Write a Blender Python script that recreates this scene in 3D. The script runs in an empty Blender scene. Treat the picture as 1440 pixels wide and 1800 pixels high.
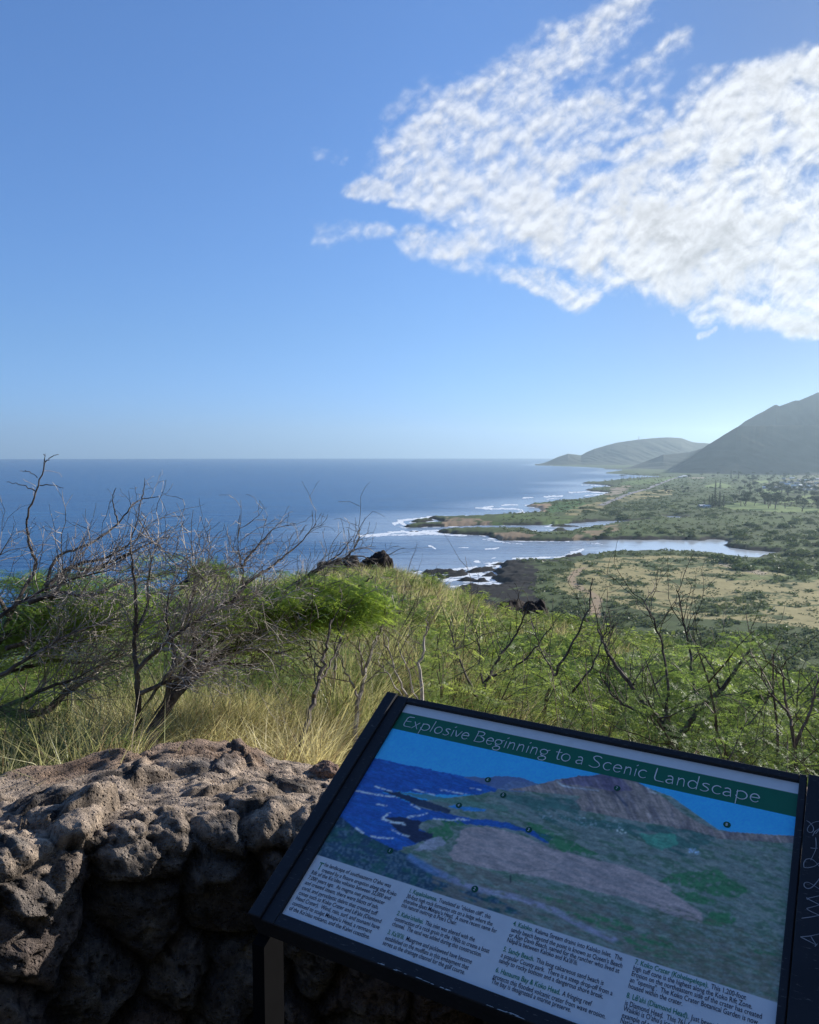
import bpy, math, random
import numpy as np
from mathutils import Vector, Matrix
R=math.radians
scene=bpy.context.scene
COL=scene.collection

# ---------------------------------------------------------------- camera, sky, sun, exposure
CAM_H=100.0                      # eye height above the sea
FPX,CXP,CYP,YVP=1413.0,720.0,900.0,797.0
PITCH=math.atan((CYP-YVP)/FPX)
cam_d=bpy.data.cameras.new('camera'); cam=bpy.data.objects.new('camera',cam_d); COL.objects.link(cam)
cam.location=(0,0,CAM_H); cam.rotation_euler=(math.pi/2-PITCH,0,0)
cam_d.sensor_fit='VERTICAL'; cam_d.sensor_height=24; cam_d.lens=FPX/1800*24
cam_d.clip_start=0.05; cam_d.clip_end=60000
scene.camera=cam
HAZE=6.0e-5
SUN_EL,SUN_AZ=R(21),R(56)        # azimuth clockwise from +Y
SUN=Vector((math.sin(SUN_AZ)*math.cos(SUN_EL),math.cos(SUN_AZ)*math.cos(SUN_EL),math.sin(SUN_EL)))
sd=bpy.data.lights.new('sun','SUN'); so=bpy.data.objects.new('sun',sd); COL.objects.link(so)
sd.energy=5.0; sd.angle=R(0.5); sd.color=(1.0,0.94,0.85)
so.rotation_euler=SUN.to_track_quat('Z','Y').to_euler(); so.location=(0,0,140)
vs=scene.view_settings; vs.view_transform='Standard'; vs.look='None'; vs.exposure=0.6; vs.gamma=1
cy=scene.cycles
cy.use_denoising=True
cy.max_bounces=8; cy.diffuse_bounces=3; cy.glossy_bounces=3; cy.transmission_bounces=4; cy.transparent_max_bounces=8; cy.volume_bounces=0
cy.sample_clamp_indirect=8

class NT:                        # small helper for node trees
    def __init__(s,tree): s.t=tree; s.n=tree.nodes; s.l=tree.links; s.n.clear()
    def new(s,typ,**kw):
        nd=s.n.new(typ)
        for k,v in kw.items(): setattr(nd,k,v)
        return nd
    def put(s,sock,v):
        if v is None: return
        if hasattr(v,'is_output') : s.l.new(v,sock)
        else:
            try: sock.default_value=v
            except Exception: sock.default_value=(v,v,v) if not hasattr(v,'__len__') else (*v,1)
    def m(s,op,a,b=None,c=None,clamp=False):
        nd=s.new('ShaderNodeMath',operation=op,use_clamp=clamp)
        s.put(nd.inputs[0],a); s.put(nd.inputs[1],b); s.put(nd.inputs[2],c); return nd.outputs[0]
    def vm(s,op,a,b=None,scale=None):
        nd=s.new('ShaderNodeVectorMath',operation=op)
        s.put(nd.inputs[0],a); s.put(nd.inputs[1],b)
        if scale is not None: s.put(nd.inputs['Scale'],scale)
        return nd.outputs['Value'] if op in('LENGTH','DOT_PRODUCT','DISTANCE') else nd.outputs['Vector']
    def mix(s,f,a,b,blend='MIX'):
        nd=s.new('ShaderNodeMix',data_type='RGBA',blend_type=blend,clamp_factor=True)
        s.put(nd.inputs[0],f); s.put(nd.inputs[6],a if hasattr(a,'is_output') else (*a[:3],1)); s.put(nd.inputs[7],b if hasattr(b,'is_output') else (*b[:3],1)); return nd.outputs[2]
    def ss(s,x,a,b,lo=0.0,hi=1.0):
        nd=s.new('ShaderNodeMapRange',interpolation_type='SMOOTHSTEP')
        for i,v in enumerate((x,a,b,lo,hi)): s.put(nd.inputs[i],v)
        return nd.outputs[0]
    def noise(s,vec,scale,detail=4,rough=.55,dist=0,lac=2.0):
        nd=s.new('ShaderNodeTexNoise'); s.put(nd.inputs['Vector'],vec)
        for k,v in(('Scale',scale),('Detail',detail),('Roughness',rough),('Distortion',dist),('Lacunarity',lac)): s.put(nd.inputs[k],v)
        return nd.outputs[0]
    def vor(s,vec,scale,feature='F1',out=0,rand=1.0):
        nd=s.new('ShaderNodeTexVoronoi',feature=feature); s.put(nd.inputs['Vector'],vec); s.put(nd.inputs['Scale'],scale)
        s.put(nd.inputs['Randomness'],rand)
        return nd.outputs[out]
    def xyz(s,x,y,z=0.0):
        nd=s.new('ShaderNodeCombineXYZ'); s.put(nd.inputs[0],x); s.put(nd.inputs[1],y); s.put(nd.inputs[2],z); return nd.outputs[0]

def ray(px,py):
    x=(px-CXP)/FPX; z=-(py-CYP)/FPX
    return np.array([x,math.cos(PITCH)+z*math.sin(PITCH),-math.sin(PITCH)+z*math.cos(PITCH)])
def gpt(px,py,z=0.0):            # point on the level z seen at a photo pixel
    r=ray(px,py); t=(z-CAM_H)/r[2]; return np.array([r[0]*t,r[1]*t,z])
def dpt(px,py,d):                # point at horizontal distance d along a photo pixel
    r=ray(px,py); t=d/math.hypot(r[0],r[1]); return np.array([r[0]*t,r[1]*t,CAM_H+r[2]*t])
def topix(P):
    P=np.asarray(P,float); y=P[...,1]; z=P[...,2]-CAM_H; c,s=math.cos(PITCH),math.sin(PITCH)
    f=y*c-z*s; u=y*s+z*c; f=np.maximum(f,1e-6)
    return CXP+FPX*P[...,0]/f, CYP-FPX*u/f

# sky: physical sky plus a band of altocumulus, placed by direction
w=bpy.data.worlds.new('World'); scene.world=w; w.use_nodes=True
g=NT(w.node_tree)
sky=g.new('ShaderNodeTexSky',sky_type='NISHITA',sun_disc=False); sky.sun_elevation=SUN_EL; sky.sun_rotation=SUN_AZ
sky.altitude=100; sky.air_density=1.0; sky.dust_density=0.3; sky.ozone_density=3.0
w.cycles.sampling_method='MANUAL'; w.cycles.sample_map_resolution=512
tc=g.new('ShaderNodeTexCoord'); sep=g.new('ShaderNodeSeparateXYZ'); g.l.new(tc.outputs['Generated'],sep.inputs[0])
yy=g.m('MAXIMUM',sep.outputs[1],0.02)
X=g.m('DIVIDE',sep.outputs[0],yy); Z=g.m('DIVIDE',sep.outputs[2],yy)
P=g.xyz(X,Z)
def sc(px,py):
    r=ray(px,py); return (r[0]/r[1],r[2]/r[1])
# low-frequency warp of the outline
wv=g.new('ShaderNodeTexNoise'); g.put(wv.inputs['Vector'],P); wv.inputs['Scale'].default_value=9; wv.inputs['Detail'].default_value=5
warp=g.vm('SCALE',g.vm('SUBTRACT',wv.outputs['Color'],(.5,.5,.5)),scale=0.085)
PW=g.vm('MULTIPLY',g.vm('ADD',P,warp),(1,1,0))
def capsule(a,b,r0,r1,soft=1.0,amt=1.0):
    a=(*sc(*a),0); b=(*sc(*b),0); ab=(b[0]-a[0],b[1]-a[1],0); L2=ab[0]**2+ab[1]**2
    pa=g.vm('SUBTRACT',PW,a)
    h=g.m('MULTIPLY',g.vm('DOT_PRODUCT',pa,ab),1/L2,clamp=True)
    d=g.vm('LENGTH',g.vm('SUBTRACT',pa,g.vm('SCALE',ab,scale=h)))
    rr=g.m('MULTIPLY_ADD',h,(r1-r0)/FPX,r0/FPX)
    q=g.m('DIVIDE',d,rr)
    return g.m('MULTIPLY',g.ss(q,1.25,1.25-1.1*soft),amt)
caps=[((636,316),(880,330),44,140,1,.88),((930,262),(1280,140),56,50,1,.70),((880,330),(1500,400),135,230,1,.98),((1150,430),(1500,460),130,140,.9,1.14),
      ((1000,400),(1300,560),100,46,.9,1.02),((1230,545),(1520,575),46,44,.9,1.0),((1080,285),(1500,105),56,88,.9,1.02),((1280,230),(1520,200),100,150,1,.98),
      ((700,285),(1000,95),88,88,1,.80),((920,150),(1140,-10),76,60,1,.72),((850,275),(1210,70),84,44,1,.82),
      ((715,436),(900,408),40,70,1,.74),((585,404),(690,428),44,22,1,.60),((560,259),(592,262),22,16,1,.52),((1232,595),(1264,592),14,10,1,.64),
      ((690,352),(780,350),30,50,1,.82),((900,478),(1040,505),44,56,1,.80),((660,250),(760,190),46,60,1,.50),((760,452),(900,470),30,40,1,.55),((1520,400),(2300,430),235,150,1,.98),((1520,180),(2150,120),160,110,1,.95)]
mask=None
for c in caps:
    v=capsule(*c); mask=v if mask is None else g.m('MAXIMUM',mask,v)
gap=g.m('MAXIMUM',capsule((985,338),(1150,240),20,15,1,.34),capsule((1000,160),(1290,70),22,28,1,.26))
mask=g.m('SUBTRACT',mask,gap)
# streaked coordinates: bands run up to the right
ang=R(33); cs,sn=math.cos(ang),math.sin(ang)
sx=g.m('ADD',g.m('MULTIPLY',X,cs),g.m('MULTIPLY',Z,sn)); sy=g.m('SUBTRACT',g.m('MULTIPLY',Z,cs),g.m('MULTIPLY',X,sn))
up=g.ss(sy,.07,.25)                 # rippled streaks high up, softer and larger puffs lower down
def cloud_noise(off):
    sxo=g.m('ADD',sx,off[0]); syo=g.m('ADD',sy,off[1])
    S=g.xyz(g.m('MULTIPLY',sxo,.55),syo,0.3); S2=g.xyz(g.m('MULTIPLY',sxo,.8),syo,1.7); S3=g.xyz(g.m('MULTIPLY',sxo,.26),syo,2.9)
    n1=g.noise(S,15,6,.62,.25); n2=g.noise(S2,60,5,.62,.3); n3=g.noise(S3,30,4,.55,.1); nb=g.noise(S2,24,6,.60,.35)
    pf=g.vor(g.vm('ADD',S2,g.vm('SCALE',warp,scale=.25)),92,'SMOOTH_F1')
    fine=g.m('ADD',g.m('MULTIPLY',g.m('SUBTRACT',n2,.5),1.6),g.m('MULTIPLY',g.m('SUBTRACT',.40,pf),.78))
    fine=g.m('ADD',fine,g.m('MULTIPLY',g.m('SUBTRACT',n3,.5),1.25))
    coarse=g.m('ADD',g.m('MULTIPLY',g.m('SUBTRACT',nb,.5),3.3),g.m('MULTIPLY',g.m('SUBTRACT',n2,.5),.9))
    coarse=g.m('ADD',coarse,g.m('MULTIPLY',g.m('SUBTRACT',.40,pf),.5))
    f=g.new('ShaderNodeMix',data_type='FLOAT'); g.l.new(up,f.inputs[0]); g.l.new(coarse,f.inputs[2]); g.l.new(fine,f.inputs[3])
    return g.m('ADD',f.outputs[0],g.m('MULTIPLY',g.m('SUBTRACT',n1,.5),1.25))
N0=cloud_noise((0,0)); N1=cloud_noise((.003,.007))
dens=g.m('ADD',g.m('MULTIPLY',g.m('SUBTRACT',mask,.54),1.75),g.m('MULTIPLY',N0,1.05))
cov=g.m('MULTIPLY',g.ss(dens,-.50,1.0),g.ss(mask,.16,.72))
cov=g.m('MULTIPLY',cov,g.m('SUBTRACT',1.0,g.m('MULTIPLY',up,.13)))
thick=g.ss(dens,.35,1.5)
lit=g.m('MULTIPLY_ADD',g.m('SUBTRACT',N0,N1),.38,.985)
grey=g.noise(g.xyz(g.m('MULTIPLY',sx,.55),sy,4.1),10,5,.62); grey2=g.noise(g.xyz(g.m('MULTIPLY',sx,.6),sy,6.3),38,4,.6)
und=g.m('MULTIPLY',g.m('ADD',g.m('MULTIPLY',g.ss(grey,.46,.68),.7),g.m('MULTIPLY',g.ss(grey2,.5,.72),.5)),thick)
lum=g.m('MULTIPLY',lit,g.m('SUBTRACT',1.0,g.m('MULTIPLY',und,.42)))
ccol=g.vm('SCALE',(5.6,5.75,6.0),scale=g.m('MINIMUM',g.m('MAXIMUM',lum,.55),1.12))
front=g.ss(sep.outputs[1],.05,.2)
gam=g.new('ShaderNodeGamma'); g.l.new(sky.outputs[0],gam.inputs[0]); gam.inputs[1].default_value=.7     # phone-like compression of the sky's range
skyc=g.vm('MULTIPLY',gam.outputs[0],(.70,1.09,1.753))
skyc=g.mix(g.ss(X,.0,.55),skyc,(.76,.68,.66),'MULTIPLY')
skyc=g.mix(g.ss(Z,.16,.0),skyc,(.99,1.05,1.22),'MULTIPLY')
skycol=g.mix(g.m('MULTIPLY',g.m('MULTIPLY',cov,.97),front),skyc,ccol)
bg=g.new('ShaderNodeBackground'); bg.inputs[1].default_value=0.10; g.l.new(skycol,bg.inputs[0])
wo=g.new('ShaderNodeOutputWorld'); g.l.new(bg.outputs[0],wo.inputs[0])
# ---------------------------------------------------------------- numeric helpers
def _h(ix,iy,iz,seed):
    n=(ix*374761393+iy*668265263+iz*2147483647+seed*1274126177)&0xffffffff
    n=((n^(n>>13))*1274126177)&0xffffffff
    n=((n^(n>>16))*2246822519)&0xffffffff
    return ((n^(n>>15))&0xffffff)/float(0xffffff)
def vnoise(x,y,z=0.0,seed=0):    # value noise 0..1
    x=np.asarray(x,float); y=np.asarray(y,float)+0*x; z=np.asarray(z,float)+0*x
    ix=np.floor(x).astype(np.int64); iy=np.floor(y).astype(np.int64); iz=np.floor(z).astype(np.int64)
    fx,fy,fz=x-ix,y-iy,z-iz
    fx=fx*fx*fx*(fx*(fx*6-15)+10); fy=fy*fy*fy*(fy*(fy*6-15)+10); fz=fz*fz*fz*(fz*(fz*6-15)+10)
    r=0
    flat=not np.any(fz)
    for dz in((0,) if flat else (0,1)):
        a=_h(ix,iy,iz+dz,seed)*(1-fx)+_h(ix+1,iy,iz+dz,seed)*fx
        b=_h(ix,iy+1,iz+dz,seed)*(1-fx)+_h(ix+1,iy+1,iz+dz,seed)*fx
        c=a*(1-fy)+b*fy
        r=r+c*(1 if flat else (fz if dz else 1-fz))
    return r
def fbm(x,y,z=0.0,oct=4,seed=0,gain=.5,lac=2.03):
    r=0;a=1;t=0
    for o in range(oct):
        r=r+a*vnoise(np.asarray(x)*lac**o+o*17.3,np.asarray(y)*lac**o+o*5.1,np.asarray(z)*lac**o,seed+o); t+=a; a*=gain
    return r/t
def sstep(x,a,b):
    t=np.clip((np.asarray(x,float)-a)/(b-a),0,1); return t*t*(3-2*t)
def inpoly(x,y,poly):
    x=np.asarray(x,float); y=np.asarray(y,float); r=np.zeros(x.shape,bool); n=len(poly)
    for i in range(n):
        x0,y0=poly[i]; x1,y1=poly[(i+1)%n]
        if y0==y1: continue
        c=((y0>y)!=(y1>y))
        r^=c&(x<(x1-x0)*(y-y0)/(y1-y0)+x0)
    return r
def segdist(x,y,pts,closed=False):
    d=np.full(np.asarray(x).shape,1e18); n=len(pts)
    for i in range(n if closed else n-1):
        x0,y0=pts[i][:2]; x1,y1=pts[(i+1)%n][:2]; dx,dy=x1-x0,y1-y0; L=dx*dx+dy*dy or 1e-12
        t=np.clip(((x-x0)*dx+(y-y0)*dy)/L,0,1); d=np.minimum(d,(x-x0-t*dx)**2+(y-y0-t*dy)**2)
    return np.sqrt(d)
def lin(c):                       # sRGB 0..255 to linear
    c=np.asarray(c,float)/255; return np.where(c<.04045,c/12.92,((c+.055)/1.055)**2.4)

# ---------------------------------------------------------------- object helpers
def link(name,me,mat=None,parent=None):
    o=bpy.data.objects.new(name,me); COL.objects.link(o)
    if mat is not None and me is not None: me.materials.append(mat)
    if parent is not None: o.parent=parent
    return o
def mesh(name,V,F,smooth=False,attrs=None):
    V=np.asarray(V,dtype=np.float32).reshape(-1,3); me=bpy.data.meshes.new(name)
    if isinstance(F,np.ndarray):
        k=F.shape[1]; nf=len(F); li=F.astype(np.int32).ravel(); ls=np.arange(nf,dtype=np.int32)*k; lt=np.full(nf,k,np.int32)
    else:
        lt=np.array([len(f) for f in F],np.int32); nf=len(F); li=np.array([i for f in F for i in f],np.int32)
        ls=np.concatenate([[0],np.cumsum(lt)[:-1]]).astype(np.int32) if nf else np.zeros(0,np.int32)
    me.vertices.add(len(V)); me.vertices.foreach_set('co',V.ravel())
    me.loops.add(len(li)); me.loops.foreach_set('vertex_index',li)
    me.polygons.add(nf); me.polygons.foreach_set('loop_start',ls)
    try: me.polygons.foreach_set('loop_total',lt)
    except Exception: pass
    me.update(calc_edges=True)
    me.polygons.foreach_set('use_smooth',np.full(nf,bool(smooth)))
    for k,a in (attrs or {}).items():
        a=np.asarray(a,np.float32)
        if a.ndim==1:
            at=me.attributes.new(k,'FLOAT','POINT'); at.data.foreach_set('value',a)
        else:
            if a.shape[1]==3: a=np.concatenate([a,np.ones((len(a),1),np.float32)],1)
            at=me.color_attributes.new(k,'FLOAT_COLOR','POINT'); at.data.foreach_set('color',np.ascontiguousarray(a,np.float32).ravel())
    me.validate(verbose=False) if False else None
    return me
def gridfaces(nu,nv):            # nu rows of nv vertices
    i=np.arange(nu-1)[:,None]*nv+np.arange(nv-1)[None,:]; i=i.ravel()
    return np.stack([i,i+1,i+nv+1,i+nv],1)
def tag(o,label=None,cat=None,group=None,kind=None):
    if label: o['label']=label
    if cat: o['category']=cat
    if group: o['group']=group
    if kind: o['kind']=kind
    return o
def empty(name,loc=(0,0,0)):
    o=bpy.data.objects.new(name,None); COL.objects.link(o); o.location=loc; o.empty_display_size=.2; return o
def place_copy(root,loc,rz=0.0,sc=1.0,sz=None):
    r=root.copy(); COL.objects.link(r); r.location=loc; r.rotation_euler=(0,0,rz); r.scale=(sc,sc,sz or sc)
    for ch in root.children:
        c=ch.copy(); COL.objects.link(c); c.parent=r
        for gch in ch.children:
            d=gch.copy(); COL.objects.link(d); d.parent=c
    return r
class MB:                        # collects geometry for one mesh
    def __init__(s): s.V=[]; s.F=[]; s.n=0; s.C=[]
    def add(s,V,F,col=None):
        V=np.asarray(V,float).reshape(-1,3); s.V.append(V); o=s.n
        s.F.extend([tuple(int(i)+o for i in f) for f in F]); s.n+=len(V)
        s.C.append(np.tile(np.asarray(col if col is not None else (1,1,1),float),(len(V),1)))
        return s
    def box(s,c,d,rz=0.0,col=None,taper=1.0):
        x,y,z=[v/2 for v in d]; P=[]
        for k,(sx,sy,sz) in enumerate([(-1,-1,-1),(1,-1,-1),(1,1,-1),(-1,1,-1),(-1,-1,1),(1,-1,1),(1,1,1),(-1,1,1)]):
            t=taper if sz>0 else 1; P.append((sx*x*t,sy*y*t,sz*z))
        P=np.array(P); c0,s0=math.cos(rz),math.sin(rz); P[:,:2]=P[:,:2]@np.array([[c0,s0],[-s0,c0]])
        return s.add(P+np.array(c),[(3,2,1,0),(4,5,6,7),(0,1,5,4),(1,2,6,5),(2,3,7,6),(3,0,4,7)],col)
    def tube(s,pts,rad,n=6,col=None,cap=True):
        pts=np.asarray(pts,float); m=len(pts); rad=np.broadcast_to(np.asarray(rad,float),(m,))
        T=np.gradient(pts,axis=0); T/=np.linalg.norm(T,axis=1)[:,None]+1e-12
        ref=np.array([0,0,1.]) if abs(T[0,2])<.9 else np.array([1.,0,0])
        A=np.cross(T,ref); A/=np.linalg.norm(A,axis=1)[:,None]+1e-12; B=np.cross(T,A)
        an=np.arange(n)/n*2*math.pi
        V=pts[:,None,:]+rad[:,None,None]*(np.cos(an)[None,:,None]*A[:,None,:]+np.sin(an)[None,:,None]*B[:,None,:])
        F=[]
        for i in range(m-1):
            for j in range(n): F.append((i*n+j,i*n+(j+1)%n,(i+1)*n+(j+1)%n,(i+1)*n+j))
        if cap: F.append(tuple(range(n-1,-1,-1))); F.append(tuple((m-1)*n+j for j in range(n)))
        return s.add(V.reshape(-1,3),F,col)
    def build(s,name,mat=None,parent=None,smooth=False,col=False):
        V=np.concatenate(s.V) if s.V else np.zeros((0,3))
        me=mesh(name,V,s.F,smooth,{'Col':np.concatenate(s.C)} if col else None)
        return link(name,me,mat,parent)
def mat(name):
    m=bpy.data.materials.new(name); m.use_nodes=True; t=NT(m.node_tree)
    out=t.new('ShaderNodeOutputMaterial'); return m,t,out
def attr(t,name,out='Color'):
    a=t.new('ShaderNodeAttribute',attribute_name=name); return a.outputs[out]
def pbsdf(t,out,col,rough=.8,spec=.3,normal=None,metal=0):
    b=t.new('ShaderNodeBsdfPrincipled'); t.put(b.inputs['Base Color'],col if hasattr(col,'is_output') else (*col[:3],1)); t.put(b.inputs['Roughness'],rough)
    t.put(b.inputs['Specular IOR Level'],spec); t.put(b.inputs['Metallic'],metal)
    if normal is not None: t.l.new(normal,b.inputs['Normal'])
    t.l.new(b.outputs[0],out.inputs[0]); return b
def bump(t,h,strength=.5,dist=.02):
    b=t.new('ShaderNodeBump'); t.put(b.inputs['Height'],h); b.inputs['Strength'].default_value=strength; b.inputs['Distance'].default_value=dist; return b.outputs[0]
def simple(name,col,rough=.8,var=.25,scale=8,spec=.3,metal=0):
    m,t,o=mat(name); c=t.new('ShaderNodeTexCoord'); n=t.noise(c.outputs['Object'],scale,5,.6)
    a=[v*(1-var) for v in col]; b=[min(1,v*(1+var)) for v in col]
    pbsdf(t,o,t.mix(n,a,b),rough,spec,None,metal); return m

# ---------------------------------------------------------------- coast, traced once and laid out on sea level
COAST=[(-400,1500),(-300,1330),(200,1230),(480,1130),(640,1085),(770,1052),(805,1034),(822,1030),(850,1033),(882,1030),(890,1026),(870,1022),(863,1017),(875,1011),(868,1004),(884,999),(879,993),(889,988.5),(910,987.5),(960,987),
(985,984.5),(1013,981.5),(1035,977),(1070,972.5),(1120,971.5),(1193,971.5),(1230,973),(1270,977),(1310,983),(1328,983.5),(1340,979),(1362,975),(1373,971.5),(1345,969),(1310,966),(1280,961.5),(1270,957.5),(1282,954),(1278,949),(1250,947.5),(1232,950),(1200,949),
(1160,948.2),(1127,949),(1060,948.5),(1000,951),(960,950.8),(920,950.5),(881,950),(868,946),(852,941),(815,939.5),(778,938),(769,934.5),(778,931.5),(805,931),(865,930),(900,930.5),(931,931),(940,936),(952,938.5),(1000,936.2),
(1013,932),(1040,927.5),(1060,925),(1087,920),(1110,917),(1137,915.3),(1137,914.2),(1107,914.6),(1060,915.8),(1003,920),(960,922.5),(937,923),(857,923),(800,925),(778,926),(750,926),(715,927.5),(711,924.8),(731,921.3),
(760,920.8),(784,920.4),(775,916),(766,913.5),(752,911),(765,909.8),(784,910),(831,908.8),(873,905.8),(910,904.6),(935,902.5),(950,900),(955,897.5),(950,894),(938,891.3),(923,889.8),(936,887.2),(947,886),(974,882.2),(1013,880),(1040,875.5),(1065,869),
(1072,865.5),(1040,863.3),(1030,861.2),(1050,858.2),(1082,855.9),(1064,852.6),(1021,849.2),(1065,847),(1090,843),(1119,841.9),(1161,840.2),(1160,837.3),(1117,834.9),(1086,833),(1063,831.9),(1073,830),(1094,827.4),(1094,824.2),(1065,823),(1013,820),(982,819),(942,817.6),
(985,812),(1100,809.5),(2500,809),(3200,900),(2600,1500)]
POND=[(1168,908.6),(1180,906.8),(1198,907.6),(1203,909.6),(1196,912.6),(1180,912.4)]
COASTW=[tuple(gpt(x,y)[:2]) for x,y in COAST]
ISLETS=[((757,1008),(790,1006),3.0),((796,1012),(812,1009),2.0),((770,1013),(778,1015),1.6),((830,1006),(862,1001),2.4),((800,1004.5),(812,1003.5),1.2),((867,993),(878,991),1.4),((812,1020),(850,1022),1.6),((845,1000),(870,996),1.2),((855,1012),(863,1011),2.0),
        ((980,925.2),(1012,925),1.1),((975,932.5),(995,932),.8),((1000,978),(1018,976),1.3),((1010,980.5),(1028,979),1.1),((735,917.5),(752,914.5),1.4),((716,935),(728,934),.8)]
# brow of the near slope: photo x -> distance of the brow and the photo row of its bare ground
BROW=np.array([(-700,3.5,1500),(-200,5,1350),(0,8,1262),(120,10,1210),(200,13,1140),(300,18,1085),(360,21,1062),(450,23,1052),(560,26,1036),(640,27,1028),(690,28,1026),(750,26,1046),(800,24,1068),(880,21,1112),(960,19,1132),(1040,17,1160),(1100,15.5,1185),(1180,13.5,1215),(1260,12,1255),(1440,9.5,1325),(1700,7.5,1400),(2100,6,1450)],float)
def azx(px): return np.arctan((np.asarray(px,float)-CXP)/FPX)
_bz=azx(BROW[:,0]); _bth=(BROW[:,2]-YVP)/FPX*np.cos(_bz)
GROUND0=CAM_H-1.62
def lowland(x,y):
    d=np.hypot(x,y)
    return 2.2+5.0*sstep(d,700,2600)+3.0*fbm(x/160,y/160,seed=5)+1.2*fbm(x/35,y/35,seed=8)
def near_z(x,y):                  # slope below the lookout
    d=np.hypot(x,y); a=np.arctan2(x,np.maximum(y,1e-3))
    B=np.interp(a,_bz,BROW[:,1]); th=np.interp(a,_bz,_bth)
    zb=B*th; t=np.clip((d-2.4)/(B-2.4),0,1)
    g0=np.interp(a,azx(np.array([600.,800,1000])),[1.12,1.4,1.62]); drop=g0+(zb-g0)*(t*.92+.08*t*t)
    drop=np.where(d>B,zb+(d-B)*.30+np.minimum((d-B)**2*.012,(d-B)*.45),drop)
    return CAM_H-drop+(fbm(x/1.7,y/1.7,seed=3)-.5)*np.clip(d/10,.08,.5)
def land_sd(x,y):                 # signed distance to the shore, land positive
    x=np.asarray(x,float); y=np.asarray(y,float)
    d=segdist(x,y,COASTW,True); s=np.where(inpoly(x,y,COASTW),d,-d)
    pw=[tuple(gpt(*p)[:2]) for p in POND]
    dp=segdist(x,y,pw,True); s=np.minimum(s,np.where(inpoly(x,y,pw),-dp,dp))
    for a,b,wd in ISLETS:
        pa,pb=gpt(*a)[:2],gpt(*b)[:2]; k=math.hypot(*pa)/FPX
        s=np.maximum(s,wd*1.5*k*math.hypot(*pa)/CAM_H*.5-segdist(x,y,[pa,pb]))
    return s
def ground(x,y):
    x=np.asarray(x,float); y=np.asarray(y,float); d=np.hypot(x,y)
    nz=near_z(x,y)
    sd=land_sd(x,y); rag=(fbm(x/14,y/14,seed=21)-.5)*np.clip(d/90,2,16)+(fbm(x/4.5,y/4.5,seed=22)-.5)*np.clip(d/250,1,6)
    s=sd+rag*sstep(np.abs(sd),400,0)
    low=lowland(x,y)
    rock=(fbm(x/6,y/6,seed=31)*3.2+fbm(x/2.0,y/2.0,seed=32)*1.0)*sstep(s,45,4)
    zl=np.where(s>0,np.minimum(low,.15+s*.12)+rock*sstep(s,0,5),np.maximum(-3,s*.15))
    z=np.maximum(zl,np.where(nz>zl,nz,-99))
    return z,s
# ---------------------------------------------------------------- terrain sheet
def polar(az,ds):
    A,D=np.meshgrid(az,ds); return D*np.sin(A),D*np.cos(A)
az=np.concatenate([np.radians(np.linspace(-62,-30,60)),np.radians(np.linspace(-29.9,29.9,620)),np.radians(np.linspace(30,62,60))])
pyr=np.concatenate([np.linspace(1280,900,330),np.linspace(899,806.5,190)])
ds=np.unique(np.concatenate([np.geomspace(1.9,60,120),np.geomspace(60.5,290,60),CAM_H*FPX/(pyr-YVP)]))
tx,ty=polar(az,ds); tz,tsd=ground(tx,ty)
tpx,tpy=topix(np.stack([tx,ty,np.full_like(tx,4.0)],-1)); td=np.hypot(tx,ty)
nearmask=tz>lowland(tx,ty)+6
# natural ground colours (albedo)
C_GRASS=np.array([.35,.30,.14]); C_SCRUB=np.array([.072,.098,.038]); C_LAVA=np.array([.020,.018,.018]); C_SAND=np.array([.42,.34,.25]); C_TRACK=np.array([.36,.27,.17]); C_FAIR=np.array([.15,.20,.065]); C_SOIL=np.array([.105,.085,.05]); C_MEAD=np.array([.085,.125,.038])
def pn(scale,seed,oct=4): return fbm(tx/scale,ty/scale,oct=oct,seed=seed)
wob=(pn(30,41)-.5); wobs=(pn(8,42)-.5)
wx=tpx+wob*np.clip(24000/td,6,60); wy=tpy+wob*np.clip(9000/td,2.0,14)
def region(poly,soft=0): return inpoly(wx,wy,poly)
tc_=np.zeros(tx.shape+(3,)); tc_[:]=C_SCRUB
tc_*= (0.75+.6*pn(20,50))[...,None]
def put(m,c,f=1.0):
    m=np.asarray(m,float)*f; tc_[:]=tc_*(1-m[...,None])+np.asarray(c)*m[...,None]
# meadow greens on the flats inland
put(sstep(pn(130,51),.45,.62)*(tpy<965),C_MEAD,.75)
# the dry plain nearest the cliff
PLAIN=[(985,1004),(1040,985),(1130,977),(1250,975),(1345,1002),(1400,1016),(1480,1024),(1480,1115),(1400,1100),(1320,1092),(1200,1085),(1120,1072),(1060,1052),(1010,1050),(975,1030)]
dry=region(PLAIN).astype(float)*sstep(pn(13,52)+.32*wobs,.36,.47)
put(dry,C_GRASS*1.0); 
put(region([(1180,974),(1270,985),(1350,1004),(1310,1004),(1230,996),(1150,1004),(1120,998)])*sstep(pn(10,53),.35,.5),C_SCRUB*1.15)
put(region([(1090,1062),(1230,1052),(1345,1040),(1430,1052),(1440,1075),(1330,1072),(1240,1080)])*sstep(pn(9,54),.38,.5),C_SCRUB*1.1)
put(region([(1345,1045),(1500,1040),(1500,1100),(1400,1088),(1350,1070)])*sstep(pn(12,55),.30,.40),C_GRASS*1.06)
put(region([(1268,982),(1330,1002),(1352,1008),(1340,1012),(1262,992)]),C_SAND*1.0,.8)
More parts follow.
